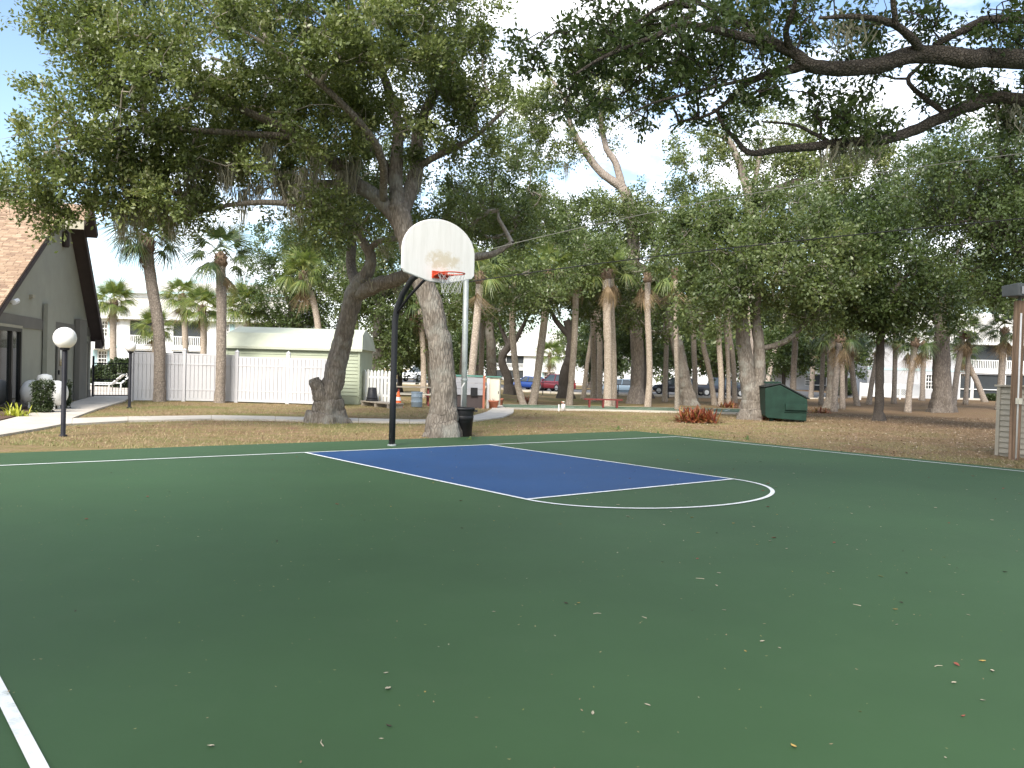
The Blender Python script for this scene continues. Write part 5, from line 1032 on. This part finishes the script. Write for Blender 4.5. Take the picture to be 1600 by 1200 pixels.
def cable(label, pa, pb_, pc, r, m):
    a, b, c = Vector(pa), Vector(pb_), Vector(pc); k = b * 2 - (a + c) * .5; pts = [(1 - t) ** 2 * a + 2 * t * (1 - t) * k + t * t * c for t in np.linspace(0, 1, 40)]
    o = MB().tube([p - a for p in pts], r, 6).build('overhead_cable', m, loc=a); tag(o, label, 'cable')
wa = P(729, 399, 19.3); wc = Vector((up.x - .12, up.y, 6.55)); mid = P(1290, 283, 17.3)
cable('thin pale cable sloping up from the steel pole past the trees', wa, mid, wc, .008, M['wire_pale'])
wa = P(729, 441, 19.3); wc = Vector((up.x - .12, up.y, 5.25)); mid = P(1200, 381, 17.7)
cable('black sagging cable strung low from the steel pole', wa, mid, wc, .012, M['wire'])
tb_ = G(722.5, 682.5); bn = empty('trash_can', tb_, 0, 'round black rubbish bin beside the oak trunk', 'trash can')
MB().lathe([(.195, 0), (.205, .01), (.225, .38), (.235, .385), (.24, .47), (.232, .48), (.242, .60), (.262, .605), (.265, .655), (.25, .66), (.245, .61), (.20, .05), (.05, .04)], (0, 0, 0), 28).build('body', M['bin_black'], bn, True)
for s_ in (-1, 1): MB().box((s_ * .285 - .04, -.06, .57), (s_ * .285 + .04, .06, .612)).build('handle', M['bin_black'], bn)

# ---- right edge: taupe shed, wooden post with flood light
wc = G(1557, 711); rs = empty('siding_shed', wc, math.atan2(-uc, us) , 'low taupe shed clad in lapped siding at the court side', 'shed')
MB().box((0, 0, -.05), (3.2, 1.9, 1.46)).build('wall', M['siding_taupe'], rs)
mb = MB(); siding(mb, 0.05, 3.15, 0.06, 1.46, -0.003, 0.115, .032); tag(mb.build('siding', M['siding_taupe'], rs), kind='stuff')
MB().box((-.02, -.05, 0), (.05, -.038, 1.46)).build('corner_board', M['siding_taupe'], rs); MB().box((-.06, -.08, 1.462), (3.26, 2.0, 1.50)).build('top', M['siding_taupe'], rs)
pp_ = G(1584, 717); wpz = P(1590, 470, pp_.y).z
wpo = empty('light_post', pp_, R(20), 'square timber post with a boxy flood light beside the taupe shed', 'lamp post')
o = MB().box((-.075, -.075, -.2), (.075, .075, wpz)).build('post', M['wood_post'], wpo); bevel(o, .01)
cd = MB(); cd.tube([(-.06, -.095, 0), (-.06, -.095, wpz * .92)], .017, 8); cd.build('conduit', M['pvc'], wpo, True)
MB().box((-.11, -.15, 1.12), (-.005, -.08, 1.24)).build('junction_box', M['cream_panel'], wpo)
MB().tube([(0, 0, wpz), (0, 0, wpz + .1)], .03, 8).build('bracket', M['fixture'], wpo)
fl = MB(); fl.prism([(-.2, wpz + .08), (.2, wpz + .08), (.22, wpz + .30), (-.16, wpz + .34)], -.26, .30, 'x'); fx_ = fl.build('flood_light', M['fixture'], wpo); bevel(fx_, .015)
MB().box((-.2, -.215, wpz + .12), (.24, -.203, wpz + .27)).build('lens', M['grey_panel'], fx_)

# ---- dumpster
db = G(1199, 658); ds = empty('dumpster', db, R(-6), 'dark green metal dumpster with sloping lid beside the forked oak', 'dumpster')
pf = [(0.0, .12), (1.40, .05), (1.42, .80), (1.40, .86), (0.42, 1.36), (-.12, 1.22), (-.08, .2)]
o = MB().prism(pf, 0, 1.85, 'y').build('body', M['dumpster'], ds); bevel(o, .02)
MB().prism([(1.48, .85), (.42, 1.39), (.42, 1.43), (1.50, .89)], -.04, 1.89, 'y').build('lid', M['lid_black'], ds); MB().prism([(.41, 1.39), (-.16, 1.25), (-.16, 1.29), (.41, 1.43)], -.04, 1.89, 'y').build('lid', M['lid_black'], ds)
for y in (-.10, 1.852): MB().box((.62, y, .44), (1.40, y + .098, .66)).build('fork_pocket', M['dumpster'], ds)
MB().box((.60, -.035, .36), (1.44, -.003, .40)).build('rib', M['dumpster'], ds)
MB().box((-.16, .0, 1.40), (.45, .06, 1.47)).build('hinge_bar', M['dumpster'], ds)
for x in (.1, 1.2):
    for y in (.15, 1.6): MB().box((x, y, -.02), (x + .15, y + .1, .15)).build('skid', M['dumpster'], ds)

# ---- shuffleboard court, posts, bench
sbk = MB(); vs = []; fs = []; near = [G(790 + k * 38, 639 + k * .78) for k in range(11)]; far = [G(783 + k * 38, 633.5 + k * .72) for k in range(11)]
for a, b in zip(near, far): vs += [(a.x, a.y, tz(a.x, a.y) + .05), (b.x, b.y, tz(b.x, b.y) + .05)]
fs = [(2 * i, 2 * i + 2, 2 * i + 3, 2 * i + 1) for i in range(10)]; sbk.add(vs, fs); sh = tag(sbk.build('shuffleboard_court', M['court_green']), kind='structure')
def strip(name, A, B, m, z0, z1, w, parent):
    mb = MB()
    for i in range(len(A) - 1):
        a, b = A[i], A[i + 1]; q = (B[i] - A[i]); q.z = 0; q = q.normalized() * w
        v = [a, b, b + q, a + q]; mb.add([(p.x, p.y, tz(p.x, p.y) + z0) for p in v] + [(p.x, p.y, tz(p.x, p.y) + z1) for p in v], [(4, 5, 6, 7), (0, 1, 5, 4), (3, 7, 6, 2)])
    return mb.build(name, m, parent)
strip('edge_curb', [p - (f - p).normalized() * .1 for p, f in zip(near, far)], far, M['concrete'], -.1, .07, .098, sh); strip('edge_curb', far, [f + (f - p) for p, f in zip(near, far)], M['concrete'], -.1, .06, .09, sh)
for f0 in (.30, .62): strip('lane_marking', [p.lerp(q, f0) for p, q in zip(near, far)], far, M['line'], .05, .054, .05, sh)
for i in (2, 9): mb = MB(); a, b = near[i].lerp(far[i], .25), near[i + (1 if i < 9 else 0)].lerp(far[i + (1 if i < 9 else 0)], .75) + Vector((.4, 0, 0)); w = Vector((.06, 0, 0)); mb.add([(p.x, p.y, tz(p.x, p.y) + .056) for p in (a, a + w, b + w, b)], [(0, 1, 2, 3)]); mb.build('diagonal_marking', M['line'], sh)
g_ = G(880, 641); o = empty('standpipe', g_, 0, 'stubby white pipe with a brass tap beside the shuffleboard court', 'standpipe'); MB().lathe([(.085, -.05), (.085, .25), (.07, .27)], (0, 0, 0), 14).build('pipe', M['pvc'], o, True); MB().tube([(0, 0, .25), (0, 0, .33), (-.10, -.02, .35)], .022, 8).build('tap', M['terracotta'], o); MB().lathe([(.05, .34), (.06, .36), (.05, .38)], (0, 0, 0), 10).build('tap_handle', M['cream_panel'], o)
g_ = G(873, 641.5); o = empty('marker_stake', g_, 0, 'thin white stake next to the stubby white pipe', 'stake'); MB().box((-.025, -.02, -.1), (.025, .02, .24)).build('stake', M['pvc'], o); MB().box((-.028, -.023, .24), (.028, .023, .26)).build('cap', M['pvc'], o)
b_ = G(942, 638.5); bn = empty('long_bench', b_, R(2), 'long low backless bench of red stained timber by the shuffleboard court', 'bench'); W_ = 60 / F * b_.y
for y in (-.16, .01): MB().box((-W_ / 2, y, .40), (W_ / 2, y + .15, .46)).build('seat_plank', M['red_wood'], bn)
for x in (-W_ / 2 + .25, 0, W_ / 2 - .25): MB().box((x - .04, -.14, -.05), (x + .04, .14, .398)).build('leg', M['red_wood'], bn)

# ---- cabinet, grey panel, planters, barrel, cone, table
c_ = G(764, 637.5); cb = empty('cue_cabinet', c_, R(-4), 'cream upright cabinet with white corner post beside the terracotta planters', 'cabinet'); hC = 48 / F * c_.y
MB().box((0, 0, 0.12), (.42, .5, hC)).build('body', M['cream_panel'], cb); MB().box((-.11, -.03, -.05), (-.003, .10, hC)).build('corner_post', M['white_paint'], cb)
MB().box((.03, -.022, .2), (.40, -.003, hC - .08)).build('door', M['cream_panel'], cb); MB().box((.36, -.035, .6), (.39, -.024, .7)).build('handle', M['black_metal'], cb); MB().box((-.14, -.08, hC + .002), (.46, .55, hC + .05)).build('roof', M['teal_trim'], cb)
c2 = G(739, 640); gp = empty('panel_screen', Vector((P(712, 600, 34.5).x, 34.5, tz(0, 34.5))), R(0), 'grey boarded screen on a red post with dark hatch', 'screen'); wd = (757 - 712) / F * 34.5
for k in range(3): MB().box((0, -.02, .55 + k * .245), (wd - .06, .02, .55 + k * .245 + .235)).build('panel_board', M['grey_panel'], gp)
MB().box((-.02, -.05, 1.29), (wd - .05, .05, 1.36)).build('cap_rail', M['teal_trim'], gp); MB().box((wd - .055, -.06, -.2), (wd + .03, .03, 1.36)).build('post', M['terracotta'], gp); MB().box((-.05, -.05, -.2), (-.003, .03, 1.36)).build('post', M['terracotta'], gp)
MB().box((.62, -.05, .5), (.90, -.022, .85)).build('hatch', M['bin_black'], gp); MB().box((0, .03, -.05), (wd - .06, .08, .54)).build('lower_board', M['fascia'], gp)
for px, py, r, lab in ((771, 638, .20, 'terracotta planter in front of the cream cabinet'), (780, 634, .18, 'terracotta planter farther back beside the cream cabinet')):
    o = empty('planter', G(px, py), 0, lab, 'planter'); MB().lathe([(r * .75, 0), (r, .26), (r * 1.1, .27), (r * 1.1, .33), (r * .95, .33), (r * .9, .25)], (0, 0, 0), 18).build('pot', M['terracotta'], o, True); MB().lathe([(r * .88, .24), (r * .88, .27), (.02, .29)], (0, 0, 0), 14).build('soil', M['mulch'], o)
    strap = strap_plant('tmp', 'x', (0, 0, 0), 26, .22, .03, M['bromeliad'], .5, int(px), foot=.1); ch = [c for c in strap.children if c.name.startswith('leaves')][0]; ch.parent = o; ch.location = (0, 0, .27)
    for c in list(strap.children): bpy.data.objects.remove(c)
    bpy.data.objects.remove(strap)
o = empty('barrel', G(651, 636), 0, 'grey-blue plastic barrel on the lawn by the picnic table', 'barrel'); MB().lathe([(.20, 0), (.215, .02), (.215, .18), (.222, .19), (.222, .21), (.215, .22), (.215, .38), (.222, .39), (.222, .41), (.215, .42), (.215, .56), (.2, .59), (.19, .57), (.05, .56)], (0, 0, 0), 24).build('body', M['barrel'], o, True); MB().lathe([(.224, .54), (.228, .55), (.228, .58), (.22, .585)], (0, 0, 0), 24).build('rim_band', M['barrel'], o)
o = empty('traffic_cone', G(622, 637), 0, 'orange traffic cone half hidden by the hoop pole', 'cone'); MB().lathe([(.15, .03), (.14, .04), (.04, .60), (.03, .61)], (0, 0, 0), 18).build('cone', M['cone_orange'], o, True); MB().box((-.19, -.19, 0), (.19, .19, .03)).build('base', M['cone_orange'], o); MB().lathe([(.102, .27), (.106, .27), (.082, .40), (.078, .40)], (0, 0, 0), 18).build('band', M['white_paint'], o)
o = empty('picnic_table', G(643, 632), R(8), 'dark picnic table with side benches behind the barrel', 'picnic table')
for k in range(4): MB().box((-.85, -.36 + k * .18, .70), (.85, -.36 + k * .18 + .165, .74)).build('top_plank', M['wood_grey'], o)
for y in (-.75, .58): MB().box((-.85, y, .42), (.85, y + .17, .46)).build('bench_plank', M['cream_panel'], o)
for x in (-.6, .6):
    MB().box((x - .04, -.72, .36), (x + .04, .72, .418)).build('cross_beam', M['red_wood'], o)
    for s_ in (-1, 1): MB().tube([(x + .06, s_ * .62, -.03), (x + .06, s_ * .2, .70)], .045, 4).build('leg', M['red_wood'], o)

# ---- parking-lot rail
ra, rb = at(770, 69), at(1045, 69); rf_ = empty('rail_fence', ra, math.atan2(rb.y - ra.y, rb.x - ra.x), 'thin black rail fence along the parking lot', 'fence'); L_ = (rb - ra).length
for k in range(8): z = tz(ra.x + L_ * k / 7, 69) - ra.z; MB().tube([(L_ * k / 7, 0, z - .2), (L_ * k / 7, 0, z + 1.0)], .035, 6).build('post', M['black_metal'], rf_)
for zz in (.97, .5): MB().tube([(L_ * k / 7, .04, tz(ra.x + L_ * k / 7, 69) - ra.z + zz) for k in range(8)], .022, 6).build('rail', M['black_metal'], rf_)

# ---- cars
def car(label, px, d, rz, paint, kind='sedan'):
    b = at(px, d); b.z += .03; o = empty('parked_car' if kind != 'pickup' else 'pickup_truck', b, rz, label, 'car' if kind != 'pickup' else 'truck', 'vehicles in the parking lot')
    if kind == 'sedan':   L, Wd, st, cab = 4.6, .88, [(-2.3, .38, .62, .74), (-2.2, .25, .82, .84), (-1.5, .22, .92, .88), (0, .20, .95, .88), (1.0, .22, .93, .88), (1.9, .25, .80, .85), (2.25, .35, .62, .74)], [(-1.75, .93, .70, .0), (-.95, 1.36, .60, 1), (.25, 1.40, .60, 1), (1.15, .93, .72, 0)]
    elif kind == 'suv':   L, Wd, st, cab = 4.6, .92, [(-2.25, .40, .80, .80), (-2.18, .30, 1.0, .88), (-1.5, .26, 1.06, .92), (0, .25, 1.06, .92), (1.1, .26, 1.04, .92), (1.95, .30, .95, .88), (2.25, .42, .72, .76)], [(-2.12, 1.04, .74, 0), (-1.85, 1.66, .64, 1), (.1, 1.72, .64, 1), (1.1, 1.04, .76, 0)]
    else:                 L, Wd, st, cab = 5.5, .97, [(-2.75, .50, 1.0, .92), (-2.70, .42, 1.08, .97), (-1.5, .40, 1.08, .97), (0, .38, 1.10, .97), (1.3, .40, 1.12, .97), (2.4, .45, 1.02, .94), (2.75, .55, .80, .82)], [(-1.05, 1.08, .80, 0), (-.85, 1.78, .68, 1), (.55, 1.82, .68, 1), (1.35, 1.10, .80, 0)]
    mb = MB(); vs = []; fs = []; sec = []
    for x, z0, z1, w in st:
        zm = z0 + (z1 - z0) * .55; sec.append([(x, -w * .9, z0), (x, -w, z0 + .12), (x, -w, zm), (x, -w * .93, z1 - .03), (x, -w * .8, z1), (x, w * .8, z1), (x, w * .93, z1 - .03), (x, w, zm), (x, w, z0 + .12), (x, w * .9, z0)])
    for s_ in sec: vs += s_
    m_ = 10
    for i in range(len(sec) - 1): fs += [(i * m_ + j, i * m_ + (j + 1) % m_, (i + 1) * m_ + (j + 1) % m_, (i + 1) * m_ + j) for j in range(m_)]
    fs += [tuple(range(m_)), tuple(range((len(sec) - 1) * m_, len(sec) * m_))[::-1]]; mb.add(vs, fs)
    body = mb.build('body', M[paint], o, True); body.data.materials[0]; bevel(body, .03)
    gl = MB(); vs = []
    for x, z, w, _ in cab: vs += [(x, -w, z), (x, w, z)]
    b0 = st[2][2] - .06; vs2 = [(x, s_ * (.84 if kind != 'pickup' else .9), b0) for x, z, w, _ in (cab[0], cab[-1]) for s_ in (-1, 1)]
    gl.add(vs + vs2, [(0, 1, 3, 2), (2, 3, 5, 4), (4, 5, 7, 6), (8, 0, 2), (1, 9, 3), (8, 2, 4, 10), (3, 9, 11, 5), (4, 6, 10), (7, 5, 11)]); go = gl.build('windows', M['car_glass'], o)
    rm = MB(); a, c = cab[1], cab[2]; rm.add([(a[0] - .05, -a[2] - .02, a[1] - .02), (c[0] + .08, -c[2] - .02, c[1] - .02), (c[0] + .08, c[2] + .02, c[1] - .02), (a[0] - .05, a[2] + .02, a[1] - .02), (a[0], -a[2] + .06, a[1] + .04), (c[0], -c[2] + .06, c[1] + .04), (c[0], c[2] - .06, c[1] + .04), (a[0], a[2] - .06, a[1] + .04)], [(4, 5, 6, 7), (0, 1, 5, 4), (1, 2, 6, 5), (2, 3, 7, 6), (3, 0, 4, 7)]); rm.build('roof', M[paint], o)
    for s_ in (-1, 1):
        pi_ = MB(); wb = .845 if kind != 'pickup' else .905
        for t_ in ((cab[0], cab[1]), (cab[3], cab[2])): pi_.tube([(t_[0][0], s_ * wb, b0), (t_[1][0], s_ * (t_[1][2] + .015), t_[1][1])], .045, 5)
        xm = (cab[1][0] + cab[2][0]) / 2; pi_.tube([(xm, s_ * wb, b0), (xm, s_ * (cab[1][2] + .015), cab[1][1])], .045, 5); pi_.build('pillar', M[paint], o)
        MB().box((cab[3][0] - .35, s_ * 1.0 - .07, b0 + .05), (cab[3][0] - .2, s_ * 1.0 + .07, b0 + .2)).build('mirror', M[paint], o)
        x0 = st[0][0]; MB().box((x0 - .012, s_ * .68 - .12, st[1][2] - .30), (x0 + .06, s_ * .68 + .12, st[1][2] - .08)).build('tail_light', M['tail_light'], o)
        x1 = st[-1][0]; MB().box((x1 - .10, s_ * .62 - .14, st[-1][2] - .16), (x1 + .008, s_ * .62 + .14, st[-1][2] - .03)).build('head_light', M['head_light'], o)
        for x in (-L * .30, L * .31):
            r = .33 if kind == 'sedan' else .38; t = MB(); t.M = Matrix.Translation((x, s_ * (Wd - .10), r)) @ Matrix.Rotation(R(90), 4, 'X'); t.lathe([(r * .6, -.12), (r, -.11), (r, .11), (r * .6, .12)], (0, 0, 0), 20); w_ = t.build('wheel', M['tyre'], o, True)
            t = MB(); t.M = Matrix.Translation((x, s_ * (Wd - .10), r)) @ Matrix.Rotation(R(90), 4, 'X'); t.lathe([(r * .62, -.125), (r * .58, .125)], (0, 0, 0), 16); t.build('rim', M['rim'], w_)
    MB().box((st[0][0] - .06, -.78, .36), (st[0][0] + .05, .78, .56)).build('bumper', M['chrome' if kind == 'pickup' else paint], o); MB().box((st[0][0] - .02, -.26, .60), (st[0][0] - .003, .26, .72)).build('licence_plate', M['white_paint'], o)
    MB().box((st[-1][0] - .02, -.5, .50), (st[-1][0] + .02, .5, .62)).build('grille', M['bin_black'], o)
    if kind == 'pickup': MB().box((-2.6, -.85, .95), (-1.1, .85, 1.10)).build('bed_liner', M['bin_black'], o)
    return o
car('dark blue car parked beside the maroon car', 830, 88, R(128), 'car_blue', 'sedan')
car('maroon sport utility car behind the curved dark oak trunk', 868, 85, R(125), 'car_red', 'suv')
car('steel blue sedan parked behind the red bench', 981, 80, R(-22), 'car_grey', 'sedan')
car('black pickup truck seen behind the crossing palms', 1126, 82, R(5), 'car_black', 'pickup')
car('black car parked behind the stout leaning oak', 1056, 86, R(150), 'car_black', 'suv')
car('grey black car just past the pickup truck', 1162, 86, R(120), 'car_black', 'sedan')
car('white car glimpsed behind the grey-blue barrel', 656, 90, R(-120), 'car_white', 'suv')

# ---- fallen leaves and twigs on the court
def leaf_me(seed, m, L=.06):
    g = np.random.default_rng(seed); vs = []; fs = []; n = 6; cu = g.uniform(.1, .45); w0 = L * g.uniform(.32, .48)
    for i in range(n + 1):
        t = i / n; w = w0 * .5 * math.sin(math.pi * (0.04 + .94 * t) ** .9); z = .004 + cu * L * ((t - .5) ** 2) * 1.6; x = L * (t - .5)
        vs += [(x, -w, z + w * .5), (x, 0, z), (x, w, z + w * g.uniform(.3, .8))]
        if i: k = 3 * i; fs += [(k - 3, k - 2, k + 1, k), (k - 2, k - 1, k + 2, k + 1)]
    me = bpy.data.meshes.new('fallen_leaf'); me.from_pydata(vs, [], fs); me.materials.append(m); me.shade_smooth(); return me
kinds = list(LEAFCOL); LM = {k: [leaf_me(i * 7 + j, M['fallen ' + k], (.055, .07)[j % 2]) for j in range(3)] for i, k in enumerate(kinds)}
g = np.random.default_rng(77); cnt = 0
while cnt < 290:
    u_, v_ = g.uniform(U0 + .2, U1 - .2), g.uniform(-1.5, 17); p = C(u_, v_)
    if p.y < 2.6 or abs(p.x / p.y) > .63: continue
    if g.random() > np.clip(.25 + .75 * (p.x / p.y + .35) / .8, .12, 1): continue
    if g.random() > min(1, 7.0 / p.y): continue
    k = kinds[g.choice(5, p=[.52, .13, .13, .15, .07])]
    o = link('fallen_leaf', LM[k][g.integers(3)], None, (p.x, p.y, .0315 if abs(u_) > KW / 2 + .1 or v_ > KL else .0365), (g.uniform(-.12, .12), g.uniform(-.12, .12), g.uniform(0, 6.28))); s_ = g.uniform(.35, .8) * (1.25 if k == 'reddish brown' else .85); o.scale = (s_, s_, s_)
    tag(o, k + ' fallen leaf lying on the painted court', 'leaf', 'fallen leaves scattered over the court'); cnt += 1
tp = [(505, 1180, .06, 1.9), (927, 968, .05, .2), (1345, 955, .05, 2.4), (1010, 975, .04, 2.2), (1100, 912, .06, 2.9), (1460, 1052, .05, .3)]
for px, py, l_, a in tp:
    p = G(px, py); o = MB().tube([(0, 0, .004), (l_ * .5, l_ * .12, .006), (l_, 0, .004)], [.0025, .002, .0012], 5).build('fallen_twig', M['fallen pale tan'], loc=(p.x, p.y, .032), rot=(0, 0, a)); tag(o, 'thin pale fallen twig on the green court', 'twig', 'twigs dropped on the court')
V = []; Fq = []; at_ = []
for i in range(2600):                                # specks and crumbs of litter
    u_, v_ = g.uniform(U0, U1), g.uniform(-1.7, 17); p = C(u_, v_, .039); s_ = g.uniform(.004, .011); a = g.uniform(0, 6.28); dx = np.array([math.cos(a), math.sin(a), 0]) * s_; dy = np.array([-math.sin(a), math.cos(a), 0]) * s_ * .5
    n = len(V); q = np.array(p); V += [q - dx, q - dy, q + dx + [0, 0, .003], q + dy]; Fq.append((n, n + 1, n + 2, n + 3)); at_.append(g.random())
tag(link('leaf_litter', np_mesh('leaf_litter', np.array(V), np.array(Fq), M['grass'], np.array(at_))), 'tiny leaf crumbs sprinkled over the court', 'litter', kind='stuff')

# ---- grass blades and leaf litter on the lawn
def grass(n, x0, x1, y0_, y1_, h, w, name, seed):
    g = np.random.default_rng(seed); x = g.uniform(x0, x1, n); y = y0_ + (y1_ - y0_) * g.random(n) ** 1.35
    dx, dy = x - OX, y - OY; u_ = dx * uc + dy * us; v_ = dx * us - dy * uc
    eg = .07 * g.random(n) ** 2; ok = ~((u_ > U0 - .0) & (u_ < U1 - eg) & (v_ > V0 + eg) & (v_ < V1)) & (np.abs(x / y) < .66)
    pn = 0.5 + 0.5 * np.sin(x * 1.1 + 2 * np.sin(y * .7)) * np.sin(y * 1.3 + 1.7 * np.sin(x * .45)); ok &= g.random(n) < (.35 + .65 * pn) * (1 - .72 * sstep(x, 6, 12))
    for i in range(len(lo) - 1):                     # keep the path clear
        q = [G(*lo[i]), G(*lo[i + 1]), G(*hi[i + 1]), G(*hi[i])]; s_ = np.ones(n, bool)
        for k in range(4): a, b = q[k], q[(k + 1) % 4]; s_ &= ((b.x - a.x) * (y - a.y) - (b.y - a.y) * (x - a.x)) > -.03
        ok &= ~s_
    W_ = [G(*p) for p in walk_px]; ins = np.zeros(n, bool)
    for k in range(len(W_)):
        a, b = W_[k], W_[k - 1]; c = (a.y > y) != (b.y > y); ins ^= c & (x < (b.x - a.x) * (y - a.y) / (b.y - a.y + 1e-9) + a.x)
    ok &= ~ins; ok &= ~((x < -9) & (y > 31)); x, y, pn = x[ok], y[ok], pn[ok]; n = len(x)
    z = np.array([tz(a, b) for a, b in zip(x, y)]) - .012; hh = h * g.uniform(.4, 1.3, n); a = g.uniform(0, 6.28, n); ll = g.normal(size=(n, 2)) * hh[:, None] * .7
    c = np.stack([x, y, z], 1); wv = np.stack([np.cos(a), np.sin(a), 0 * a], 1) * w * g.uniform(.6, 1.3, n)[:, None]
    V = np.stack([c - wv, c + wv, c + np.stack([ll[:, 0], ll[:, 1], hh], 1)], 1).reshape(-1, 3)
    bg = 0.5 + 0.5 * np.sin(x * .55 + 1.3 * np.sin(y * .5) + .7) * np.sin(y * .8 + np.sin(x * .8)); rn = np.clip(.05 + .45 * pn + .45 * bg + g.normal(size=n) * .22, 0, 1) * (1 - .7 * sstep(x, 6, 13))
    tag(link(name, np_mesh(name, V, np.arange(3 * n).reshape(n, 3), M['grass'], rn)), 'thin dry winter grass of the lawn', 'grass', kind='stuff')
grass(190000, -15, 22, 14.5, 40, .05, .006, 'grass', 5)
for i, (px, py, lab) in enumerate(((966, 671, 'weed tuft at the far corner of the court'), (1028, 680, 'weed tuft at the court edge near the baseline corner'), (1168, 687, 'weed tuft on the lawn along the sideline'), (735, 689, 'weed tuft at the foot of the black bin'))):
    strap_plant('weed_tuft', lab, G(px, py), 60, .12, .012, M['frond'], .8, 80 + i, foot=.08)

def lawn_leaves(n, seed):
    g = np.random.default_rng(seed); x = g.uniform(-12, 24, n); y = 15 + 26 * g.random(n) ** 1.2
    dx, dy = x - OX, y - OY; u_ = dx * uc + dy * us; v_ = dx * us - dy * uc
    ok = ~((u_ > U0) & (u_ < U1) & (v_ > V0) & (v_ < V1)) & (np.abs(x / y) < .66) & (g.random(n) < np.clip((x + 4) / 14, .12, 1)); x, y = x[ok], y[ok]; n = len(x)
    z = np.array([tz(a, b) for a, b in zip(x, y)]) + .018; a = g.uniform(0, 6.28, n); L_ = g.uniform(.018, .038, n)[:, None]
    d = np.stack([np.cos(a), np.sin(a), g.normal(size=n) * .3], 1) * L_; w = np.stack([-np.sin(a), np.cos(a), g.normal(size=n) * .4], 1) * L_ * .42; c = np.stack([x, y, z], 1)
    V = np.stack([c - d, c + w, c + d, c - w], 1).reshape(-1, 3)
    tag(link('lawn_leaf_litter', np_mesh('lawn_leaf_litter', V, np.arange(4 * n).reshape(n, 4), M['litter'], g.random(n))), 'dry brown oak leaves strewn over the lawn', 'leaf litter', kind='stuff')
M['litter'] = leaf_mat('oak_litter', [(0.0, (0.13, 0.08, 0.055)), (0.5, (0.24, 0.16, 0.105)), (0.9, (0.36, 0.27, 0.19)), (1.0, (0.5, 0.43, 0.33))], 0.2, 0.8)
lawn_leaves(42000, 91)
